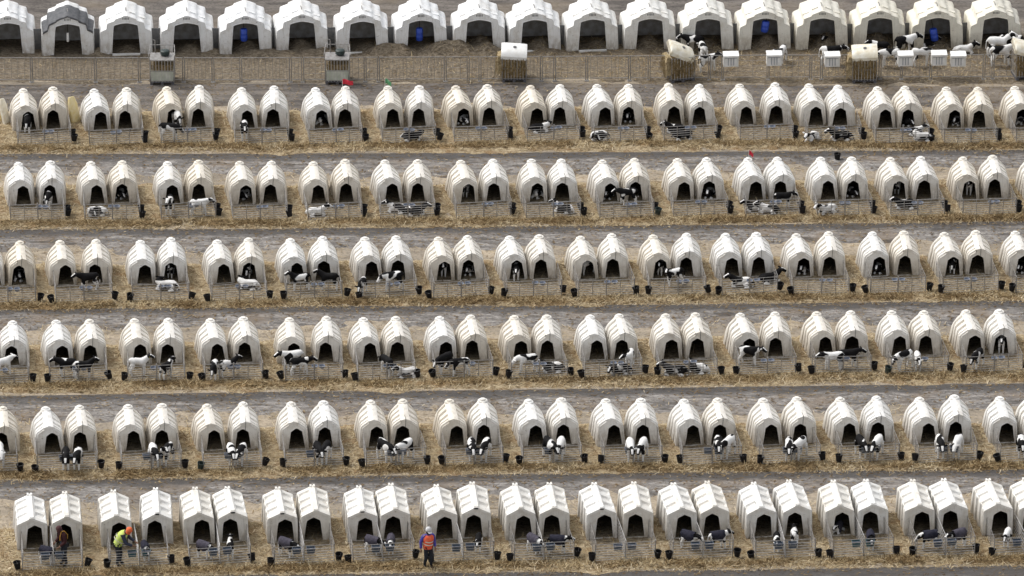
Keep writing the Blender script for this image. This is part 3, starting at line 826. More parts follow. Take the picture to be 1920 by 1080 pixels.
for (r, k, c, yaw, pa, pb) in PENS:
    o = copy_tree(pens[r]); o.location = c; o.rotation_euler = (0, 0, yaw)
    where = f'{ORD[k]} pair from left, {ROWNAME[r]}'
    tag(o, f'galvanised rail pen in front of {where}', 'pen', 'wire pens in front of hutch pairs')
    for ch in o.children:
        ch.rotation_euler = (ch.rotation_euler[0] + R(rb.uniform(-4, 4)), R(rb.uniform(-1.2, 1.2)), ch.rotation_euler[2] + R(rb.uniform(-1.5, 1.5)))
    pw = f'{ORD[k]} pen from left, {ROWNAME[r]}'
    H = .74
    sides = (1,) if r in (2, 3) else (-1, 1)
    for s in sides:
        green = (r, k, s) in {(6, 4, -1), (5, 13, -1), (3, 9, 1)}
        zz = .06 if r > 3 else .08
        out = 1.29 if r > 3 else 1.27
        b = put(BG if green else BK, c, yaw, (s * (out + rb.uniform(-.05, .05)), rb.uniform(-.05, .12), zz + rb.uniform(-.02, .07)),
                (R(rb.gauss(0, 8)), R(rb.gauss(0, 7)), rb.uniform(0, 6)))
        tag(b, f'{"dark green" if green else "black"} bucket at {"left" if s < 0 else "right"} corner of {pw}', 'bucket', 'buckets at pen corners')
        if r in (2, 3):
            b = put(BK, c, yaw, (s * (1.27 + rb.uniform(-.03, .03)), .42 + rb.uniform(-.05, .05), .16), (R(rb.uniform(-10, 10)), R(rb.uniform(-10, 10)), rb.uniform(0, 6)))
            tag(b, f'black side-rail bucket at right of {pw}', 'bucket', 'buckets on pen side rails')
    cx = rb.uniform(.0, .25) if r in (2, 3, 4, 5) else 0.05
    if r < 6:
        g_ = .125 if r < 4 else .15
        for s in (-1, 1):
            b = put(BW, c, yaw, (cx + s * g_, .17, .47 + rb.uniform(-.02, .02)), (R(-4), 0, math.pi * 0))
            b.rotation_euler[2] += math.pi
            tag(b, f'{"left" if s < 0 else "right"} grey feed bowl on {pw}', 'feed bowl', 'feed bowls on pen fronts')
    else:
        for s in (-1, 1):
            teal = (r, k) in {(7, 2), (7, 11)}
            gp = .21 if r == 6 else .27
            b = put(TT if teal else TR, c, yaw, (cx * (r == 6) + s * gp, .14, .42 + rb.uniform(-.02, .02)), (R(3), R(rb.uniform(-3, 3)), 0))
            tag(b, f'{"left" if s < 0 else "right"} {"teal" if teal else "slate blue"} milk feeder on {pw}', 'milk feeder', 'milk feeders on pen fronts')
for q in list(pens.values()) + [BW, TR, TT]: drop(q)
lb = copy_tree(BK); lb.location = G(1570, 299); lb.rotation_euler = (0, 0, 1); tag(lb, 'lone black bucket standing on the lane between fifth and sixth rows', 'bucket')
drop(BK); drop(BG)

# ------------------------------------------------------------------ back row fence, hay feeders, feed boxes
FENCE_Y = wline([(0, 154), (480, 154), (960, 152), (1440, 149), (1920, 148)])
def fence_pt(px):
    p = G(px, 151); return Vector((p.x, float(FENCE_Y(p.x)), 0))
def fence_panel(p0, p1, kind):
    """kind: o open rails, d dense upright bars, g gate with mesh"""
    d = p1 - p0; Lg = d.length; h = 1.17
    root = empty('fence_panel'); root.location = (p0 + p1) / 2; root.rotation_euler = (0, 0, math.atan2(d.y, d.x))
    for s in (-1, 1):
        f = MB(); f.tube((s * (Lg / 2 - .03), 0, 0), (s * (Lg / 2 - .03), 0, h + .02), .019 if kind == 'o' else .023, 6); f.box(s * (Lg / 2 - .03) - .05, s * (Lg / 2 - .03) + .05, -.14, .06, 0, .03)
        f.build('post', [M['galv']], root)
    rl = MB(); rl.tube((-Lg / 2 + .03, 0, 0), (Lg / 2 - .03, 0, 0), .018, 6); rme = rl.mesh('rail', [M['galv']])
    r2 = MB(); r2.tube((-Lg / 2 + .03, 0, 0), (Lg / 2 - .03, 0, 0), .007, 5); rme2 = r2.mesh('rail', [M['galv']])
    for z in (.12, h):
        q = link('rail', rme, root); q.location = (0, 0, z)
    for z in ((.4, .66, .92) if kind != 'd' else (.62,)):
        q = link('rail', rme2, root); q.location = (0, 0, z)
    n = {'o': 2, 'd': int(Lg / .16), 'g': int(Lg / .30)}[kind]
    b = MB(); b.tube((0, 0, .12), (0, 0, h), .0075, 5); bme = b.mesh('upright_bar', [M['galv']])
    for i in range(n):
        q = link('upright_bar', bme, root); q.location = (-Lg / 2 + Lg * (i + 1) / (n + 1), 0, 0)
    return root
fx = [-40, 60, 180, 262, 345, 400, 452, 545, 568, 685, 710, 835, 878, 900, 1015, 1040, 1100, 1180, 1217, 1330, 1355, 1440, 1520, 1540, 1650, 1690, 1745, 1845, 1862, 1925, 2000]
kinds = 'gdgododogodoodogddodogododgogod'
for i in range(len(fx) - 1):
    o = fence_panel(fence_pt(fx[i] + .6), fence_pt(fx[i + 1] - .6), kinds[i])
    tag(o, f'{ {"o": "open railed", "d": "close-barred", "g": "mesh"}[kinds[i]] } steel fence panel, {ORD[i + 1] if i < 19 else "number " + str(i + 1)} from left along group hutches', 'fence panel', 'steel fence panels before the group hutches')
    if i >= 19: o['label'] = f'{ {"o": "open railed", "d": "close-barred", "g": "mesh"}[kinds[i]] } steel fence panel, {ORD[len(fx) - 1 - i]} from right along group hutches'

def tuft(mb, n, x0, x1, y0, y1, z0, z1, rr, m=0, lean=.1):
    for _ in range(n):
        x, y = rr.uniform(x0, x1), rr.uniform(y0, y1); z = rr.uniform(z0, z1); l = rr.uniform(.2, .45)
        dx, dy = rr.uniform(-lean, lean), rr.uniform(-lean, lean); w = .012
        mb.add([(x - w, y, z), (x + w, y, z), (x + dx + w, y + dy, z - l), (x + dx - w, y + dy, z - l)], [(0, 1, 2, 3)], m)
def lump(mb, x0, x1, y0, y1, z0, z1, m, rr, n=9):
    """rough bale-like block"""
    vs, fs = [], []
    cx, cy, cz = (x0 + x1) / 2, (y0 + y1) / 2, (z0 + z1) / 2
    bm = bmesh.new(); bmesh.ops.create_cube(bm, size=1); bmesh.ops.subdivide_edges(bm, edges=bm.edges[:], cuts=n, use_grid_fill=True)
    for v in bm.verts:
        p = Vector((cx + v.co.x * (x1 - x0), cy + v.co.y * (y1 - y0), cz + v.co.z * (z1 - z0)))
        q = mnoise.noise_vector(p * 5 + Vector((rr.random() * 0, 3, 1))) * .07
        v.co = p + q
    bm.verts.index_update()
    mb.add([v.co[:] for v in bm.verts], [[v.index for v in f.verts] for f in bm.faces], m); bm.free()
def feeder(px, py, roof, fill, label, seed, tilt=0, yaw=0.0, roofcol='white', straw_left=False, back=0.0):
    rr = random.Random(seed); root = empty('hay_feeder'); W, D, H = .53, .45, 1.02
    pl = MB()
    for x in (-W + .06, 0, W - .06): pl.box(x - .06, x + .06, -D, D, .02, .12)
    for y in (-D + .05, 0, D - .05): pl.box(-W, W, y - .06, y + .06, .122, .15)
    pl.build('pallet', [M['pallet']], root)
    z0 = .16
    for sx, sy in ((-1, -1), (1, -1), (1, 1), (-1, 1)):
        f = MB(); f.tube((sx * W, sy * D, z0), (sx * W, sy * D, z0 + H), .022, 6); f.build('corner_post', [M['galv']], root)
    bar = MB(); bar.tube((0, 0, z0), (0, 0, z0 + H), .012, 5); bme = bar.mesh('upright_bar', [M['galv_light']])
    for i in range(7):
        x = -W + 2 * W * (i + 1) / 8
        for sy in (-1, 1): q = link('upright_bar', bme, root); q.location = (x, sy * D, 0)
    for i in range(5):
        y = -D + 2 * D * (i + 1) / 6
        for sx in (-1, 1): q = link('upright_bar', bme, root); q.location = (sx * W, y, 0)
    hb = MB()
    for z in (z0 + .04, z0 + H * .5, z0 + H): hb.path([(-W, -D, z), (W, -D, z), (W, D, z), (-W, D, z), (-W, -D, z)], .015, 5)
    hb.build('hoop', [M['galv']], root)
    if fill == 'hay':
        hm = MB(); lump(hm, -W + .06, W - .06, -D + .06, D - .06, z0 + .03, z0 + H - .05, 0, rr)
        tuft(hm, 120, -W - .02, W + .02, -D - .03, -D + .02, z0 + .5, z0 + H, rr); hm.build('hay', [M['hay']], root)
        if straw_left:
            sm_ = MB(); lump(sm_, -W - .22, -W + .02, -D + .1, D - .05, .35, z0 + H + .02, 0, rr, 7)
            tuft(sm_, 160, -W - .28, -W + .02, -D, D, .5, z0 + H, rr); sm_.build('straw_bundle', [M['haystraw']], root)
    else:
        tk = MB(); tk.box(-W + .05, W - .05, -D + .05, D - .05, z0 + .02, z0 + .52); tk.box(-W + .06, W - .06, -D + .06, D - .06, z0 + .522, z0 + .78, 1)
        tk.build('tank', [M['tank'], M['hay']], root)
        sf = MB(); sf.box(-W, W, -D, D, z0 + H - .0, z0 + H + .03); sf.build('shelf', [M['galv']], root)
        tb = MB(); tb.lathe([(.16, 0), (.21, .05), (.21, .2), (.19, .22), (.10, .24)], 14, c=(.12, .15, z0 + H + .04), cap0=True, cap1=True); tb.build('drum_lid', [M['bucket_green']], root, smooth=40)
        ps = MB(); ps.path([(-W + .2, D - .02, z0 + H), (-W + .2, D - .02, z0 + H + .62), (-W + .1, D - .02, z0 + H + .66)], .022, 6)
        ps.path([(-W, -D, z0 + H), (-W - .05, -D, z0 + H + .25), (-W + .0, D, z0 + H + .4), (W, D, z0 + H + .4), (W + .05, -D, z0 + H + .25), (W, -D, z0 + H)], .018, 6)
        ps.build('top_rail', [M['galv']], root)
    if roof:
        rf = MB(); n = 12; k = 9
        sec = []
        for i in range(k + 1):
            x = -W * 1.08 + 2 * W * 1.08 * i / k; e = 1 - (abs(2 * i / k - 1)) ** 6
            row = []
            for j in range(n + 1):
                t = -1 + 2 * j / n; yy = t * D * 1.12
                zz = (1 - abs(t) ** 4) * .20 * (.75 + .25 * e) + (.02 if abs(t) < .3 and 2 < i < 7 else 0)
                row.append((x, yy, zz))
            sec.append(row)
        vs = [p for r_ in sec for p in r_]
        fs = [(i * (n + 1) + j, (i + 1) * (n + 1) + j, (i + 1) * (n + 1) + j + 1, i * (n + 1) + j + 1) for i in range(k) for j in range(n)]
        rf.add(vs, fs)
        rim = [p for p in ([(sec[0][0]), (sec[k][0]), (sec[k][n]), (sec[0][n])])]
        rf.add([(x, y, z) for x, y, z in rim] + [(x, y, z - .16) for x, y, z in rim], [(i, (i + 1) % 4, 4 + (i + 1) % 4, 4 + i) for i in range(4)])
        for e_ in (0, k):
            rf.add(sec[e_] + [(sec[e_][0][0], sec[e_][0][1], -.16), (sec[e_][n][0], sec[e_][n][1], -.16)], [tuple(range(n + 1)) + (n + 2, n + 1)])
        q = rf.build('roof', [M[roofcol]], root, smooth=40); q.location = (0, 0, z0 + H + .19); q.rotation_euler = (R(14), R(tilt), 0)
        sp_ = MB(); sp_.lathe([(.075, 0), (.075, .03), (.03, .035)], 12, cap1=True); w_ = sp_.build('filler_cap', [M['board']], q, smooth=40); w_.location = (.02, -.05, .215)
    p = G(px, py); root.location = (p.x, p.y + back, 0); root.rotation_euler = (0, 0, yaw)
    tag(root, label, 'hay feeder', 'caged feeders along the back row fence'); return root
feeder(305, 153, False, 'tank', 'roofless steel cage feeder with pale tank before third and fourth group hutches', 1)
feeder(633, 152, False, 'tank', 'roofless steel cage feeder with pale tank and red flag in front', 2)
feeder(964, 148, True, 'hay', 'hay feeder cage with level white plastic roof, before ninth group hutch', 3, 4, straw_left=True)
feeder(1276, 148, True, 'hay', 'hay feeder cage with strongly tilted cream roof and calves behind it', 4, 27, .25, 'cream', True)
feeder(1620, 150, True, 'hay', 'hay feeder cage with cream roof and loose straw at its left side', 5, -3, .0, 'cream', True)
feeder(1922, 143, True, 'hay', 'hay feeder cage cut off by the right edge of the picture', 6, 20, .2, 'cream')

def feed_box():
    root = empty('feed_box'); b = MB(); W, H_ = .33, .50
    b.box(-W, W, -.02, .26, .0, .04); b.box(-W, W, .26, .29, .0, H_)
    b.box(-W, -W + .035, -.12, .26, .0, H_); b.box(W - .035, W, -.12, .26, 0, H_)
    b.build('tub', [M['white']], root)
    t = MB(); t.box(-W - .02, W + .02, -.16, .30, H_ + .002, H_ + .09, 0, Matrix.Rotation(R(8), 4, 'X')); t.build('lid', [M['white']], root)
    l_ = MB(); l_.box(-W + .04, W - .04, -.10, -.08, .0, H_ * .96); l_.build('front_wall', [M['white']], root)
    br = MB(); br.box(-W + .06, W - .06, -.125, -.105, H_ * .80, H_ * .88); br.build('grille_rail', [M['grille']], root)
    for x in (-.12, 0, .12):
        g_ = MB(); g_.box(x - .014, x + .014, -.128, -.104, .06, H_ * .8); g_.build('grille_bar', [M['grille']], root)
    register(root); return root
FB = feed_box()
for i, px in enumerate((1370, 1451, 1560, 1697, 1760, 1796)):
    o = copy_tree(FB); p = fence_pt(px); o.location = (p.x, p.y + .02, .66 + .03 * math.sin(i * 2.1)); o.rotation_euler = (0, 0, PHI * .5)
    tag(o, f'white plastic feed box hung on the back fence, {ORD[i + 1]} from left', 'feed box', 'white feed boxes on the back fence')
drop(FB)

# leaning panels at the left of the sixth row
def leaning(px, py, w, h, col, tilt, yaw, label):
    b = MB()
    pts = [(-w / 2, 0), (-w / 2, h * .75), (-w * .25, h), (w * .30, h * .97), (w / 2, h * .7), (w / 2, 0)]
    n = len(pts); vs = [(x, 0, z) for x, z in pts] + [(x, .10, z) for x, z in pts] + [(x * .7, -.03, .1 + z * .8) for x, z in pts]
    fs = [tuple(range(n, 2 * n))] + [(i, n + i, n + (i + 1) % n, (i + 1) % n) for i in range(n)] + [(i, (i + 1) % n, 2 * n + (i + 1) % n, 2 * n + i) for i in range(n)] + [tuple(range(2 * n, 3 * n))]
    b.add(vs, fs); o = b.build('hutch_door_panel', [M[col]], smooth=30)
    p = G(px, py); o.location = (p.x, p.y, 0); o.rotation_euler = (R(-tilt), 0, R(yaw)); tag(o, label, 'panel')
leaning(15, 233, .42, 1.2, 'cream', 14, 55, 'cream plastic panel leaning beside the leftmost hutch of the sixth row')
leaning(2, 230, .36, .9, 'yellow', 16, 30, 'yellowed panel at the left picture edge behind the cream panel')
leaning(145, 232, .5, 1.25, 'yellow', 14, 50, 'yellow plastic panel leaning between first and second pairs, sixth row')

def flag(px, py, zb, col, ln, w, hang, label):
    p = G(px, py, zb); root = empty('flag'); h = .46
    s = MB(); s.tube((0, 0, -.04), (0, 0, h), .012, 6); s.build('staff', [M['galv_light']], root)
    c = MB(); n = 8; vs = []
    for i in range(n + 1):
        t = i / n; x = .01 + ln * t; y = .05 * math.sin(t * 7); dz = -hang * t * t
        vs += [(x, y, h - .01 + dz - .05 * t), (x, y + .015, h - w + dz)]
    c.add(vs, [(2 * i, 2 * i + 2, 2 * i + 3, 2 * i + 1) for i in range(n)]); q = c.build('cloth', [M[col]], root, smooth=60)
    md = q.modifiers.new('t', 'SOLIDIFY'); md.thickness = .006
    root.location = p; tag(root, label, 'flag')
flag(642, 166, 1.40, 'red', .46, .26, .06, 'red flag on hutch right of the fifth pair, sixth row from front')
flag(722, 165, 1.40, 'green', .26, .26, .14, 'green flag on hutch of the sixth pair, sixth row from front')
flag(1404, 300, 1.40, 'red', .18, .24, .12, 'red flag on hutch of the eleventh pair, fifth row from front')

# ------------------------------------------------------------------ bodies grown from skeletons
def skin_mesh(name, J, E, root, sub=2):
    """J: name -> (x, y, z, radius or (ra, rb)); E: edges"""
    names = list(J); idx = {n: i for i, n in enumerate(names)}
    me = bpy.data.meshes.new(name + '_skeleton'); me.from_pydata([J[n][:3] for n in names], [(idx[a], idx[b]) for a, b in E], [])
    ob = bpy.data.objects.new(name + '_skeleton', me); C.objects.link(ob)
    sk = ob.modifiers.new('skin', 'SKIN'); sk.use_smooth_shade = True; sk.branch_smoothing = .6
    for i, n in enumerate(names):
        r_ = J[n][3]; r_ = r_ if isinstance(r_, tuple) else (r_, r_)
        me.skin_vertices[0].data[i].radius = r_; me.skin_vertices[0].data[i].use_root = (n == root)
    sd = ob.modifiers.new('sub', 'SUBSURF'); sd.levels = sub; sd.render_levels = sub
    dg = bpy.context.evaluated_depsgraph_get(); dg.update()
    out = bpy.data.meshes.new_from_object(ob.evaluated_get(dg)); out.name = name
    bpy.data.objects.remove(ob); bpy.data.meshes.remove(me)
    out.polygons.foreach_set('use_smooth', [True] * len(out.polygons))
    return out

def calf_joints(head='up', turn=0.0, lie=False, stride=0.0, reach=0.0):
    J, E = {}, []
    def ch(*ns): E.extend(zip(ns, ns[1:]))
    if not lie:
        z = .66
        J.update(rump=(-.34, 0, z + .06, (.13, .15)), pelvis=(-.25, 0, z + .05, (.165, .18)), loin=(-.10, 0, z + .02, (.18, .20)), belly=(.05, 0, z, (.19, .215)), chest=(.20, 0, z + .0, (.17, .205)), withers=(.28, 0, z + .06, (.135, .165)))
        ch('rump', 'pelvis', 'loin', 'belly', 'chest', 'withers')
        for s, n in ((1, 'l'), (-1, 'r')):
            a = stride * s
            J.update({'sh' + n: (.25, s * .095, .52, .095), 'el' + n: (.235 + a * .3, s * .10, .42, .068), 'kn' + n: (.25 + a * .7, s * .098, .26, .047), 'ff' + n: (.24 + a, s * .098, .085, .034), 'fh' + n: (.262 + a, s * .10, .025, .042),
                      'hp' + n: (-.27, s * .09, .60, .13), 'st' + n: (-.23 - a * .3, s * .11, .47, .09), 'hk' + n: (-.37 - a * .6, s * .105, .29, .048), 'hf' + n: (-.345 - a, s * .105, .085, .036), 'hh' + n: (-.32 - a, s * .105, .025, .043)})
            ch('chest', 'sh' + n, 'el' + n, 'kn' + n, 'ff' + n, 'fh' + n); ch('pelvis', 'hp' + n, 'st' + n, 'hk' + n, 'hf' + n, 'hh' + n)
        J.update(t1=(-.455, 0, z + .03, .022), t2=(-.475, 0, z - .14, .016), t3=(-.47, 0, z - .30, .024)); ch('rump', 't1', 't2', 't3')
        nb = Vector((.30, 0, z + .07))
    else:
        z = .20
        J.update(rump=(-.34, .02, z - .01, (.14, .15)), pelvis=(-.25, .01, z + .03, (.18, .19)), loin=(-.08, 0, z + .03, (.20, .21)), belly=(.08, 0, z + .02, (.20, .215)), chest=(.21, 0, z + .02, (.17, .20)), withers=(.28, 0, z + .09, (.13, .16)))
        ch('rump', 'pelvis', 'loin', 'belly', 'chest', 'withers')
        for s, n in ((1, 'l'), (-1, 'r')):
            J.update({'sh' + n: (.27, s * .11, .12, .07), 'kn' + n: (.42, s * .12, .055, .04), 'ff' + n: (.30, s * .17, .045, .03), 'fh' + n: (.24, s * .18, .04, .032),
                      'hp' + n: (-.22, s * .12, .16, .10), 'st' + n: (-.06, s * .19, .12, .072), 'hk' + n: (-.27, s * .235, .055, .04), 'hf' + n: (-.10, s * .26, .04, .03), 'hh' + n: (-.04, s * .265, .04, .033)})
            ch('chest', 'sh' + n, 'kn' + n, 'ff' + n, 'fh' + n); ch('pelvis', 'hp' + n, 'st' + n, 'hk' + n, 'hf' + n, 'hh' + n)
        J.update(t1=(-.45, .03, z - .04, .022), t2=(-.46, .08, .06, .016), t3=(-.36, .16, .05, .022)); ch('rump', 't1', 't2', 't3')
        nb = Vector((.31, 0, z + .09))
    ang = {'up': 48, 'level': 12, 'down': -38, 'low': -10, 'curl': 18}[head]
    c, s_ = math.cos(R(turn)), math.sin(R(turn))
    def at(d, up, side=0, k=1.0):
        tt = turn * k; return nb + Vector((d * math.cos(R(tt)) - side * math.sin(R(tt)), d * math.sin(R(tt)) + side * math.cos(R(tt)), up))
    ca, sa = math.cos(R(ang)), math.sin(R(ang))
    n1 = at(.10 * ca + .03, .10 * sa, k=.35); n2 = at(.165 * ca + .03 + reach, .165 * sa + .01, k=.7); po = at(.225 * ca + .04 + reach, .225 * sa + .02)
    hd = {'up': -32, 'level': -38, 'down': -62, 'low': -50, 'curl': -50}[head]
    cb_, sb_ = math.cos(R(hd)), math.sin(R(hd))
    def hp_(d, side=0, up=0):
        dirv = Vector((math.cos(R(turn)) * cb_, math.sin(R(turn)) * cb_, sb_)); lat = Vector((-math.sin(R(turn)), math.cos(R(turn)), 0)); upv = lat.cross(dirv) * -1
        upv = dirv.cross(lat)
        return po + dirv * d + lat * side + upv * up
    J.update(n1=(*n1, (.115, .14)), n2=(*n2, (.092, .112)), poll=(*po, .094), brow=(*hp_(.07), (.096, .09)), face=(*hp_(.15), (.076, .074)), muzzle=(*hp_(.22), (.066, .062)), nose=(*hp_(.25), (.06, .056)))
    ch('withers', 'n1', 'n2', 'poll', 'brow', 'face', 'muzzle', 'nose')
    for s, n in ((1, 'l'), (-1, 'r')):
        J['e1' + n] = (*hp_(-.005, s * .09, .02), (.026, .03)); J['e2' + n] = (*hp_(-.03, s * .16, .015), (.022, .042)); J['e3' + n] = (*hp_(-.04, s * .22, -.01), (.012, .018))
        ch('poll', 'e1' + n, 'e2' + n, 'e3' + n)
    return J, E
def calf_mesh(name, **kw):
    J, E = calf_joints(**kw); me = skin_mesh(name, J, E, 'pelvis', 2)
    names = list(J); P = np.array([J[n][:3] for n in names])
    co = np.empty(len(me.vertices) * 3); me.vertices.foreach_get('co', co); co = co.reshape(-1, 3)
    near = np.argmin(((co[:, None] - P[None]) ** 2).sum(2), 1)
    val = {}
    for n in names:
        r_ = g_ = b_ = 0
        if n[:2] in ('kn', 'ff', 'hf') : r_ = 1
        if n[:2] in ('hk',): r_ = .8
        if n[:2] in ('fh', 'hh'): r_, b_ = 1, .75
        if n in ('t3',): r_ = 1
        if n in ('poll', 'brow', 'n2', 'face') or n[0] == 'e' and n[1] in '123': g_ = 1
        if n == 'nose': b_ = .8
        if n == 'muzzle': g_ = .5
        val[n] = (r_, g_, b_, 1)
    cols = np.array([val[names[i]] for i in near])
    # blaze: a narrow white strip down the forehead
    a, b = np.array(J['poll'][:3]), np.array(J['nose'][:3]); d = (b - a) / np.linalg.norm(b - a)
    rel = co - a; t_ = rel @ d; perp = rel - t_[:, None] * d
    lat = np.cross(d, [0, 0, 1.]); lat /= np.linalg.norm(lat); upv = np.cross(lat, d)
    bl = (np.abs(rel @ lat) < .034) & ((perp @ upv) > .02) & (t_ > .0) & (t_ < .2) & (cols[:, 1] > 0)
    cols[bl] = (1, 0, 0, 1)
    at = me.color_attributes.new('marks', 'FLOAT_COLOR', 'POINT'); at.data.foreach_set('color', cols.astype(np.float32).ravel())
    me.materials.clear(); me.materials.append(M['coat']); return me
CALF = {
 'up': calf_mesh('calf_standing', head='up', stride=.03), 'level': calf_mesh('calf_level', head='level', stride=-.05), 'down': calf_mesh('calf_grazing', head='down', stride=.05),
 'turnl': calf_mesh('calf_turned', head='up', turn=55, stride=.02), 'turnr': calf_mesh('calf_turned', head='level', turn=-55, stride=-.03),
 'low': calf_mesh('calf_feeding', head='low', stride=.02),
 'lie': calf_mesh('calf_lying', head='up', lie=True), 'liel': calf_mesh('calf_lying', head='level', turn=60, lie=True), 'curl': calf_mesh('calf_curled', head='low', turn=115, lie=True),
 'curlr': calf_mesh('calf_curled', head='curl', turn=-100, lie=True)}
POSE = {'up': 'standing', 'level': 'standing', 'down': 'stooping', 'turnl': 'looking aside', 'turnr': 'looking aside', 'low': 'standing', 'lie': 'lying', 'liel': 'lying', 'curl': 'curled up', 'curlr': 'curled up'}

def blanket_mesh(name, colmat):
    secs = [(-.36, .125, .145, .71), (-.26, .15, .165, .71), (-.10, .162, .182, .68), (.06, .168, .19, .66), (.20, .155, .185, .67), (.29, .125, .15, .71)]
    b = MB(); n = 15; vs = []
    for x, ra_, rb_, z in secs:
        for i in range(n):
            a = R(-38 + 256 * i / (n - 1)); k = 1.24
            kk = k * (1 + .035 * math.sin(i * 2.3 + x * 17) + .025 * math.sin(x * 31)); vs.append((x + .02 * math.sin(i * 1.7), ra_ * kk * math.cos(a) * 1.02, z + rb_ * kk * math.sin(a) - (.05 + .03 * math.sin(x * 20) if i in (0, n - 1) else 0)))
    b.add(vs, [(k * n + i, k * n + i + 1, (k + 1) * n + i + 1, (k + 1) * n + i) for k in range(len(secs) - 1) for i in range(n - 1)])
    me = b.mesh(name, [colmat], 70); return me
BLK = {'n': blanket_mesh('blanket', M['blanket']), 'g': blanket_mesh('blanket', M['blanket_grey'])}
tg = MB(); tg.box(-.004, .004, -.03, .03, -.07, 0); TAG = tg.mesh('ear_tag', [M['tagy']])

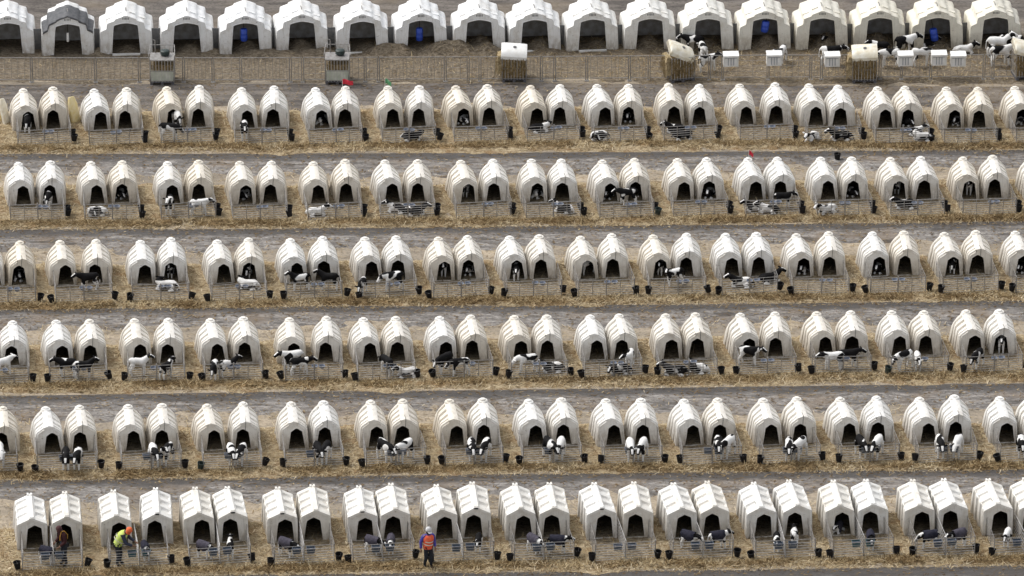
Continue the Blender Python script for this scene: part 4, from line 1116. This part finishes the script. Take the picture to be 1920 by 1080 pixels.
# row, px, py (feet), heading (0 right, 90 away, 180 left, 270 towards camera), pose, share of black, scale, place ('p' pen / 'i' inside hutch), blanket
CALVES = [
 (2,52,251,268,'down',.75,.95,'i',0),(2,332,243,285,'down',.25,1,'i',0),(2,318,268,-8,'down',.5,1,'p',0),(2,458,264,275,'level',.45,.95,'p',0),(2,603,234,250,'curl',.35,.95,'i',0),
 (2,770,267,0,'liel',.85,1,'p',0),(2,868,233,255,'liel',.6,.95,'i',0),(2,1010,251,5,'liel',.85,1,'p',0),(2,1124,265,200,'curl',.5,1,'p',0),(2,1178,229,265,'lie',.9,.95,'i',0),
 (2,1268,252,180,'lie',.9,1,'p',0),(2,1279,265,0,'curl',.92,1,'p',0),(2,1523,268,240,'lie',.15,1.05,'p',0),(2,1578,266,190,'lie',.5,1.1,'p',0),(2,1702,237,255,'liel',.85,1,'i',0),
 (2,1714,256,0,'lie',.85,.95,'p',0),(2,1731,267,180,'curlr',.4,1,'p',0),(2,1794,236,255,'lie',.6,.9,'i',0),(2,1913,234,255,'liel',.6,.9,'i',0),
 (3,91,393,265,'down',.5,.95,'i',0),(3,183,407,190,'curl',.7,1,'p',0),(3,228,373,250,'liel',.6,.95,'i',0),(3,318,405,262,'up',.65,1.1,'p',0),(3,374,408,5,'level',.15,1.05,'p',0),
 (3,457,374,250,'liel',.6,.95,'i',0),(3,592,408,5,'lie',.2,1,'p',0),(3,746,402,170,'lie',.4,1,'p',0),(3,777,406,0,'lie',.95,1.05,'p',0),(3,873,372,262,'up',.5,.9,'i',0),
 (3,1009,372,245,'curl',.15,1,'i',0),(3,1058,402,160,'lie',.4,1,'p',0),(3,1177,389,188,'level',.85,1.1,'p',0),(3,1140,374,260,'lie',.7,.9,'i',0),(3,1330,372,260,'lie',.9,1,'i',0),
 (3,1418,399,185,'lie',.6,1,'p',0),(3,1468,394,5,'level',.92,1,'p',0),(3,1443,403,175,'lie',.35,1,'p',0),(3,1552,403,215,'turnl',.2,.0,'p',0),(3,1597,369,255,'liel',.7,.95,'i',0),
 (3,1682,366,262,'up',.55,.9,'i',0),(3,1699,394,190,'lie',.75,1.05,'p',0),(3,1817,368,262,'up',.5,.95,'i',0),
 (4,37,527,260,'curl',.1,1,'i',0),(4,167,549,188,'level',.8,1.12,'p',0),(4,314,547,175,'curlr',.4,1.1,'p',0),(4,320,524,264,'up',.7,.9,'i',0),(4,467,545,175,'curlr',.45,1.05,'p',0),(4,466,524,262,'down',.7,.9,'i',0),
 (4,563,549,190,'up',.82,1.1,'p',0),(4,617,548,170,'up',.85,1.1,'p',0),(4,737,549,190,'down',.55,1.2,'p',0),(4,679,557,255,'down',.6,1,'p',0),(4,832,521,268,'up',.5,.9,'i',0),(4,879,517,262,'lie',.75,.9,'i',0),
 (4,968,528,268,'level',.6,.95,'i',0),(4,1103,519,200,'up',.12,1,'i',0),(4,1238,519,262,'up',.7,.85,'i',0),(4,1264,540,200,'turnl',.55,1.1,'p',0),(4,1392,541,180,'lie',.5,1.1,'p',0),(4,1441,533,20,'lie',.92,1.1,'p',0),
 (4,1506,514,258,'lie',.85,.95,'i',0),(4,1647,513,258,'lie',.85,.95,'i',0),(4,1786,515,262,'down',.85,.95,'i',0),(4,1914,512,255,'lie',.6,.9,'i',0),
 (5,6,709,35,'level',.12,1.1,'p',0),(5,126,710,175,'level',.85,1.12,'p',0),(5,157,714,12,'up',.75,1.1,'p',0),(5,260,708,8,'up',.2,1.1,'p',0),(5,312,714,55,'up',.88,1,'p',0),(5,402,714,262,'down',.5,1.05,'p',0),(5,428,710,25,'up',.5,1.05,'p',0),
 (5,549,698,195,'level',.5,1.2,'p',0),(5,563,708,8,'level',.75,1.1,'p',0),(5,726,706,120,'down',.85,1.1,'p',0),(5,766,710,200,'lie',.45,1.05,'p',0),(5,834,702,225,'down',.95,1.15,'p',0),(5,862,709,190,'down',.5,1.1,'p',0),
 (5,988,703,190,'down',.15,1.15,'p',0),(5,1037,700,190,'lie',.88,1.05,'p',0),(5,1181,694,258,'turnr',.25,1.05,'p',0),(5,1164,704,185,'liel',.9,1.05,'p',0),(5,1268,707,180,'lie',.9,1.15,'p',0),(5,1310,702,165,'curlr',.45,1.05,'p',0),
 (5,1404,688,-15,'level',.5,1.15,'p',0),(5,1562,699,190,'level',.45,1.15,'p',0),(5,1590,694,10,'level',.8,1.15,'p',0),(5,1694,697,218,'down',.4,1.15,'p',0),(5,1720,697,275,'low',.3,1,'p',0),(5,1832,694,240,'down',.7,1.1,'p',0),(5,1877,664,266,'up',.6,.95,'i',0),
 (6,0,876,280,'low',.3,1,'p',0),(6,124,883,272,'low',.75,.92,'p',0),(6,146,883,262,'low',.75,.92,'p',0),(6,289,877,285,'low',.3,.95,'p',0),(6,313,875,245,'turnl',.75,.95,'p',0),(6,434,875,280,'low',.55,.92,'p',0),(6,453,875,255,'low',.65,.92,'p',0),
 (6,597,872,285,'low',.75,.92,'p',0),(6,611,871,255,'low',.6,.92,'p',0),(6,722,869,305,'low',.4,1,'p',0),(6,759,869,232,'low',.4,1,'p',0),(6,885,867,275,'low',.45,.95,'p',0),(6,910,867,255,'low',.6,.95,'p',0),
 (6,1031,866,295,'low',.65,1,'p',0),(6,1051,865,262,'low',.5,.95,'p',0),(6,1182,867,275,'low',.3,.95,'p',0),(6,1204,866,255,'low',.4,.95,'p',0),(6,1347,862,270,'low',.55,.95,'p',0),(6,1365,862,240,'low',.25,.98,'p',0),
 (6,1479,866,268,'low',.9,.95,'p',0),(6,1499,865,240,'low',.35,.98,'p',0),(6,1614,861,285,'low',.6,.95,'p',0),(6,1644,862,250,'low',.25,.98,'p',0),(6,1762,861,275,'low',.5,.95,'p',0),(6,1795,861,255,'low',.25,.98,'p',0),(6,1914,860,272,'low',.5,.95,'p',0),
 (7,90,1062,-25,'down',.5,.9,'p','n'),(7,273,1054,285,'low',.5,.88,'p','n'),(7,384,1052,-35,'down',.6,.9,'p','g'),(7,432,1049,92,'up',.6,.88,'p',0),(7,538,1048,-35,'low',.5,.95,'p','g'),
 (7,700,1043,-30,'low',.5,.92,'p','g'),(7,733,1042,268,'low',.4,.9,'p','g'),(7,897,1037,265,'low',.85,.88,'p',0),(7,1002,1042,-50,'low',.35,.95,'p','g'),(7,1046,1042,0,'level',.7,.95,'p','n'),
 (7,1292,1034,-28,'low',.3,.95,'p','n'),(7,1346,1034,20,'level',.5,.95,'p','n'),(7,1456,1036,268,'low',.75,.9,'p',0),(7,1489,1026,92,'level',.5,.88,'p',0),(7,1571,1000,250,'lie',.5,.9,'i','g'),(7,1632,1034,272,'low',.4,.9,'p','n'),
 (7,1742,1033,190,'down',.35,.95,'p','n'),(7,1796,1031,215,'level',.85,.95,'p','g'),(7,1888,1028,255,'low',.35,.9,'p',0),
]
def coat_word(b): return 'mostly white' if b < .28 else ('black and white' if b < .66 else ('mostly black' if b < .88 else 'black'))
used = {}
def calf(px, py, hd, pose, blk, sc, z, label, group, blanket=0):
    o = link('calf', CALF[pose]); p = G(px, py - 3); o.location = (p.x, p.y, z); o.rotation_euler = (0, 0, R(hd)); o.scale = (sc,) * 3
    o['coat_black'] = float(blk); o['seed'] = float(rb.uniform(0, 90))
    if blanket:
        q = link('blanket', BLK[blanket], o)
        if pose in ('lie', 'liel'): q.location = (0, 0, -.46)
    used.setdefault(label, []).append((o, px)); o['category'] = 'calf'; o['group'] = group
    return o
for (r, px, py, hd, pose, blk, sc, wh, bl) in CALVES:
    if sc == 0: sc = 1.05; pose = 'lie'; 
    if wh == 'p':
        k = min((q for q in PENS if q[0] == r), key=lambda q: abs((G(px, py) - q[2]).x))[1]
        where = f'in {ORD[k]} pen from left, {ROWNAME[r]}'
    else:
        h = min((q for q in HUTCH if q[0] == r), key=lambda q: abs((G(px, py) - q[3]).x))
        where = f'in {"left" if h[2] < 0 else "right"} hutch of {ORD[h[1]]} pair, {ROWNAME[r]}'
    cw = coat_word(blk)
    lab = (f'calf in {"navy" if bl == "n" else "grey"} blanket {where}' if bl else f'{cw} calf {POSE[pose]} {where}')
    if r in (3, 4, 5) and pose not in ('lie', 'liel', 'curl', 'curlr'): sc *= .86
    if r == 6: sc *= 1.08
    if r == 7: sc *= .92
    o = calf(px, py, hd, pose, blk, sc, .035 if wh == 'p' else .03, lab, 'calves in the small pens', bl)
    if (r, px) in {(5, 260), (5, 126)}:
        q = link('ear_tag', TAG, o); J_, _ = calf_joints(head='up', stride=.03) if (r, px) == (5, 260) else calf_joints(head='level', stride=-.05); q.location = Vector(J_['e2r'][:3])
for lab, lst in used.items():
    if len(lst) == 1: lst[0][0]['label'] = lab; continue
    lst.sort(key=lambda t: t[1])
    for i, (o, _) in enumerate(lst): o['label'] = ['left-hand ', 'right-hand ', 'third '][i] + lab
# calves of the back row
GC = [
 (1300, 103, 175, 'level', .6, 1.02, 'black-headed calf behind the strongly tilted hay feeder, facing left'), (1318, 117, 100, 'down', .35, 0.98, 'white calf with black patches standing between tilted feeder and first feed box, facing away'),
 (1327, 138, 20, 'level', .5, 0.98, 'black and white calf behind fence just left of the first feed box'), (1466, 122, 250, 'turnr', .35, 0.94, 'white calf with black face patch beside the second feed box'),
 (1554, 84, 240, 'lie', .8, 0.94, 'dark calf lying inside fifteenth group hutch from left'), (1557, 126, 5, 'level', .6, 1.10, 'black and white calf behind third feed box, facing right'),
 (1650, 112, 170, 'level', .92, 0.94, 'nearly black calf behind the cream-roofed feeder at its right'), (1668, 130, 185, 'down', .3, 1.06, 'white and black calf behind fence right of the cream-roofed feeder'),
 (1697, 108, 20, 'level', .7, 1.15, 'black and white calf standing left of the tilted blue barrel, behind fourth feed box'), (1727, 128, 10, 'down', .35, 1.06, 'white spotted calf behind fence between fourth and fifth feed boxes'),
 (1736, 92, 10, 'lie', .92, 0.98, 'black calf lying under the tilted blue barrel in its hutch'), (1806, 104, 5, 'lie', .35, 1.06, 'white calf with black head lying before the last group hutches'),
 (1872, 112, 10, 'up', .2, 1.23, 'white calf with black head standing before the rightmost group hutch'), (1876, 127, 15, 'level', .4, 1.15, 'white and black calf by the fence near the right picture edge, in front'),
 (1900, 106, 200, 'up', .9, 1.06, 'black-headed calf at right picture edge, behind the white calf')]
for (px, py, hd, pose, blk, sc, lab) in GC:
    o = calf(px, py, hd, pose, blk, sc, .03, lab, 'calves of the back row'); o['label'] = lab

# ------------------------------------------------------------------ people
M['skin'] = mat('skin', (.22, .12, .075), .6, .3, nz=(20, (.26, .15, .10), .5))
M['face_dark'] = mat('dark_scarf', (.03, .025, .025), .9)
M['trouser'] = mat('black_trousers', (.016, .018, .024), .85, .2, nz=(14, (.035, .037, .045), .7), bump=.4)
M['boot'] = mat('black_boots', (.02, .018, .016), .6)
M['maroon'] = mat('maroon_jacket', (.040, .017, .019), .9, .06, nz=(12, (.065, .028, .028), .7), bump=.4)
M['navy'] = mat('navy_sleeves', (.03, .035, .06), .85, .15, nz=(12, (.05, .055, .08), .7), bump=.4)
M['purple'] = mat('blue_purple_sleeves', (.055, .06, .30), .85, .15, nz=(12, (.10, .08, .34), .7), bump=.4)
M['lime'] = mat('lime_safety_vest', (.50, .62, .12), .75, .2, nz=(9, (.62, .70, .25), .7), bump=.4)
M['orange'] = mat('orange_safety_vest', (.74, .10, .045), .75, .1, nz=(9, (.80, .20, .11), .7), bump=.4)
M['hood'] = mat('orange_hood', (.75, .16, .05), .8, nz=(9, (.62, .12, .05), .6))
M['stripe'] = mat('reflective_stripe', (.62, .60, .52), .4, .5)
M['amber'] = mat('yellow_harness', (.50, .27, .05), .8)
M['cap'] = mat('grey_white_cap', (.60, .60, .60), .8, nz=(12, (.42, .42, .44), .6))
M['brownhat'] = mat('brown_hood', (.055, .022, .024), .9, nz=(12, (.085, .035, .035), .7))

def person_joints(p):
    J, E = {}, []
    def ch(*ns): E.extend(zip(ns, ns[1:]))
    J.update(pelvis=(*p['pelvis'], (.125, .10)), waist=(*p['waist'], (.12, .09)), chest=(*p['chest'], (.14, .105)), collar=(*p['collar'], (.10, .075)), neck=(*p['neck'], .052), jaw=(*p['jaw'], (.066, .072)), skull=(*p['skull'], (.080, .095)), crown=(*p['crown'], (.062, .075)))
    ch('pelvis', 'waist', 'chest', 'collar', 'neck', 'jaw', 'skull', 'crown')
    j, k = Vector(p['jaw']), Vector(p['skull']); fd = Vector(p['facing']).normalized()
    m_ = (j + k) / 2; J['nose'] = (*(m_ + fd * .085), .016); J['nose2'] = (*(m_ + fd * .112 - Vector((0, 0, .012))), .011); ch('jaw', 'nose', 'nose2')
    for n in 'lr':
        a = p['arm_' + n]; g_ = p['leg_' + n]
        J.update({'sh' + n: (*a[0], .068), 'el' + n: (*a[1], .046), 'wr' + n: (*a[2], .030)}); ch('collar', 'sh' + n, 'el' + n, 'wr' + n)
        d = (Vector(a[2]) - Vector(a[1])).normalized(); pa = Vector(a[2]) + d * .07
        J['pa' + n] = (*pa, (.036, .022)); ch('wr' + n, 'pa' + n)
        lat = d.cross(fd).normalized() if d.cross(fd).length > .01 else Vector((0, 1, 0)); cu = d.cross(lat).normalized()
        for i, (o_, l_) in enumerate(((-.030, .066), (-.010, .076), (.011, .072), (.030, .056))):
            b0 = pa + lat * o_ + d * .028; b1 = b0 + d * l_ * .55 + cu * .006; b2 = b1 + d * l_ * .4 + cu * .022
            J[f'f{n}{i}a'] = (*b0, .0095); J[f'f{n}{i}b'] = (*b1, .009); J[f'f{n}{i}c'] = (*b2, .0075); ch('pa' + n, f'f{n}{i}a', f'f{n}{i}b', f'f{n}{i}c')
        t0 = Vector(a[2]) + d * .045 - lat * .032; t1 = t0 + d * .035 - lat * .018 + cu * .012; t2 = t1 + d * .028 + cu * .01
        J['t' + n + 'a'] = (*t0, .011); J['t' + n + 'b'] = (*t1, .010); J['t' + n + 'c'] = (*t2, .008); ch('pa' + n, 't' + n + 'a', 't' + n + 'b', 't' + n + 'c')
        J.update({'hi' + n: (*g_[0], .092), 'kn' + n: (*g_[1], .060), 'an' + n: (*g_[2], .040), 'to' + n: (*g_[3], .036)}); ch('pelvis', 'hi' + n, 'kn' + n, 'an' + n, 'to' + n)
    return J, E
def sub_skin(name, J, keep, extra, root, matl, parent, ends={}):
    JJ = {}
    for n in keep:
        x, y, z, r_ = J[n]; r_ = r_ if isinstance(r_, tuple) else (r_, r_); JJ[n] = (x, y, z, (r_[0] + extra, r_[1] + extra))
    for n, (a, b, t) in ends.items():
        va, vb = Vector(J[a][:3]), Vector(J[b][:3]); w = va.lerp(vb, t); rr = J[b][3]; rr = rr if isinstance(rr, tuple) else (rr, rr); JJ[n] = (*w, (rr[0] + extra, rr[1] + extra))
    chain = sub_skin.E
    E = [(a, b) for a, b in chain if a in JJ and b in JJ] + [(a, n) for n, (a, b, t) in ends.items() if a in JJ]
    me = skin_mesh(name, JJ, E, root, 2); me.materials.clear(); me.materials.append(matl); return link(name, me, parent)
def person(p, px, py, yaw, cloth, label):
    J, E = person_joints(p); sub_skin.E = E
    body = skin_mesh('person', J, E, 'pelvis', 2); body.materials.clear(); body.materials.append(M['skin'])
    o = link('person', body); w = G(px, py); o.location = (w.x, w.y, .02); o.rotation_euler = (0, 0, R(yaw)); o.scale = (p.get('scale', 1.0),) * 3
    arms = ['shl', 'ell', 'wrl', 'shr', 'elr', 'wrr']
    sub_skin('trousers', J, ['pelvis', 'hil', 'knl', 'anl', 'hir', 'knr', 'anr'], .018, 'pelvis', M['trouser'], o)
    sub_skin('jacket', J, ['pelvis', 'waist', 'chest', 'collar'] + arms, .022, 'pelvis', M[cloth['jacket']], o)
    for n in 'lr': sub_skin('boot', J, ['an' + n, 'to' + n], .016, 'an' + n, M['boot'], o)
    if 'vest' in cloth:
        vm = MB(); pts = [Vector(J[n_][:3]) for n_ in ('pelvis', 'waist', 'chest', 'collar', 'neck')]
        st_ = [(0, -.35, .165, .20), (0, 0, .165, .195), (1, 0, .16, .185), (1, .5, .172, .20), (2, 0, .182, .222), (2, .55, .168, .225), (3, 0, .13, .185), (3, .45, .095, .125)]
        vv, nn_ = [], 20
        for (k_, t_, a_, b_) in st_:
            seg = pts[k_ + 1] - pts[k_]; c_ = pts[k_] + seg * t_; axv = (pts[min(k_ + 1, 4)] - pts[max(k_ - (t_ == 0 and k_ > 0), 0)]).normalized()
            side = Vector((0, 1, 0)); fw = side.cross(axv).normalized()
            for i in range(nn_):
                an = i * 2 * math.pi / nn_; w_ = 1 + .03 * math.sin(i * 3.1 + k_ * 2)
                vv.append(c_ + fw * a_ * w_ * math.cos(an) + side * b_ * w_ * math.sin(an))
        vm.add(vv, [(k_ * nn_ + i, k_ * nn_ + (i + 1) % nn_, (k_ + 1) * nn_ + (i + 1) % nn_, (k_ + 1) * nn_ + i) for k_ in range(len(st_) - 1) for i in range(nn_)])
        v = vm.build('vest', [M[cloth['vest']]], o, smooth=70)
        a, b = Vector(J['waist'][:3]), Vector(J['chest'][:3]); ax = (b - a).normalized(); q = ax.to_track_quat('Z', 'Y')
        for t in (.15, .75):
            s_ = MB(); c = a.lerp(b, t); n = 20; vs = []
            for k in (-.022, .022):
                for i in range(n):
                    an = i * 2 * math.pi / n; vs.append(c + ax * k + q @ Vector((.188 * math.cos(an), .226 * math.sin(an), 0)))
            s_.add(vs, [(i, (i + 1) % n, n + (i + 1) % n, n + i) for i in range(n)]); s_.build('reflective_band', [M['stripe']], v)
    sk_, cr = Vector(J['skull'][:3]), Vector(J['crown'][:3]); up = (cr - sk_).normalized(); fd = Vector(p['facing']).normalized()
    h = MB(); q = up.to_track_quat('Z', 'Y')
    for_pro = [(.118, -.03), (.120, .02), (.108, .065), (.075, .105), (.03, .122), (.001, .125)]
    vs = []; n = 16
    for r_, z in for_pro:
        for i in range(n): an = i * 2 * math.pi / n; vs.append(sk_ + q @ Vector((r_ * math.cos(an), r_ * math.sin(an), z)))
    h.add(vs, [(k * n + i, k * n + (i + 1) % n, (k + 1) * n + (i + 1) % n, (k + 1) * n + i) for k in range(len(for_pro) - 1) for i in range(n)])
    if cloth.get('brim'):
        sd_ = up.cross(fd).normalized(); c = sk_ + up * .0
        h.add([c + fd * .10 + sd_ * .09, c + fd * .19 + sd_ * .06 - up * .02, c + fd * .19 - sd_ * .06 - up * .02, c + fd * .10 - sd_ * .09], [(0, 1, 2, 3)])
    h.build(cloth['hat_name'], [M[cloth['hat']]], o, smooth=60)
    if cloth.get('scarf'):
        sc_ = MB(); c = Vector(J['jaw'][:3]); qq = (sk_ - c).to_track_quat('Z', 'Y'); vs = []
        for r_, z in ((.085, -.07), (.098, -.02), (.102, .03)):
            for i in range(n): an = i * 2 * math.pi / n; vs.append(c + qq @ Vector((r_ * math.cos(an), r_ * math.sin(an), z)))
        sc_.add(vs, [(k * n + i, k * n + (i + 1) % n, (k + 1) * n + (i + 1) % n, (k + 1) * n + i) for k in range(2) for i in range(n)]); sc_.build('scarf', [M[cloth['scarf']]], o, smooth=60)
    if cloth.get('harness'):
        hs_ = MB(); c = Vector(J['collar'][:3]); ch_ = Vector(J['chest'][:3])
        for s_ in (1,):
            pts = [ch_ + Vector((-.15, s_ * .10, -.12)), ch_ + Vector((-.15, s_ * .11, .06)), c + Vector((-.06, s_ * .11, .09)), c + Vector((.06, s_ * .11, .075)), ch_ + Vector((.155, s_ * .10, .02)), ch_ + Vector((.15, s_ * .09, -.14))]
            hs_.path(pts, .017, 6)
        hs_.build('safety_straps', [M['amber']], o, smooth=60)
    # eyes
    lat = up.cross(fd).normalized(); m_ = Vector(J['jaw'][:3]).lerp(sk_, .72)
    for s_ in (-1, 1):
        e = MB(); e.lathe([(.001, -.011), (.009, -.006), (.011, 0), (.009, .006), (.001, .011)], 8, c=m_ + fd * .082 + lat * s_ * .032); e.build('eye', [M['dark']], o, smooth=80)
    tag(o, label, 'person'); return o
P_walk = dict(pelvis=(0, 0, .92), waist=(.01, 0, 1.05), chest=(.02, 0, 1.26), collar=(.01, 0, 1.42), neck=(.03, 0, 1.50), jaw=(.055, 0, 1.57), skull=(.05, 0, 1.655), crown=(.04, 0, 1.73), facing=(1, 0, -.35),
    arm_l=((0, .20, 1.39), (-.02, .26, 1.12), (.10, .25, .90)), arm_r=((0, -.20, 1.39), (-.08, -.27, 1.12), (-.05, -.28, .86)),
    leg_l=((0, .09, .88), (.06, .10, .49), (.02, .11, .09), (.17, .12, .045)), leg_r=((0, -.09, .88), (.03, -.10, .48), (-.14, -.10, .10), (.0, -.11, .045)))
person(P_walk, 803, 1066, -66, dict(jacket='purple', vest='orange', hat='cap', hat_name='cap', brim=True, scarf='face_dark'), 'person in orange safety vest and pale cap standing in front of the pens')
P_bend = dict(pelvis=(-.14, 0, .92), waist=(-.09, 0, 1.05), chest=(.03, 0, 1.25), collar=(.14, 0, 1.37), neck=(.20, 0, 1.42), jaw=(.275, 0, 1.425), skull=(.305, 0, 1.50), crown=(.325, 0, 1.575), facing=(.75, 0, -.66),
    arm_l=((.12, .20, 1.34), (.22, .25, 1.08), (.46, .17, .98)), arm_r=((.12, -.20, 1.34), (.22, -.25, 1.06), (.46, -.15, .95)),
    leg_l=((-.15, .10, .88), (-.07, .12, .48), (-.12, .13, .09), (.04, .14, .045)), leg_r=((-.15, -.10, .88), (-.10, -.12, .48), (-.16, -.13, .09), (.0, -.14, .045)), scale=1.04)
person(P_bend, 229, 1062, -12, dict(jacket='navy', vest='lime', hat='hood', hat_name='hood', scarf='hood'), 'person in lime safety vest and orange hood bending over the second pen')
P_look = dict(pelvis=(-.02, 0, .92), waist=(0, 0, 1.05), chest=(.04, 0, 1.26), collar=(.08, 0, 1.41), neck=(.12, 0, 1.47), jaw=(.185, 0, 1.50), skull=(.19, 0, 1.585), crown=(.19, 0, 1.66), facing=(.75, 0, -.66),
    arm_l=((.06, .20, 1.38), (.04, .26, 1.10), (.24, .20, .93)), arm_r=((.06, -.20, 1.38), (.08, -.27, 1.10), (.27, -.20, .95)),
    leg_l=((-.02, .09, .88), (.02, .10, .49), (-.04, .11, .09), (.12, .12, .045)), leg_r=((-.02, -.09, .88), (.04, -.10, .49), (0, -.11, .09), (.16, -.12, .045)))
person(P_look, 121, 1060, 205, dict(jacket='maroon', hat='brownhat', hat_name='hood', scarf='brownhat', harness=True), 'person in maroon hooded jacket with yellow straps looking down in the first pen')
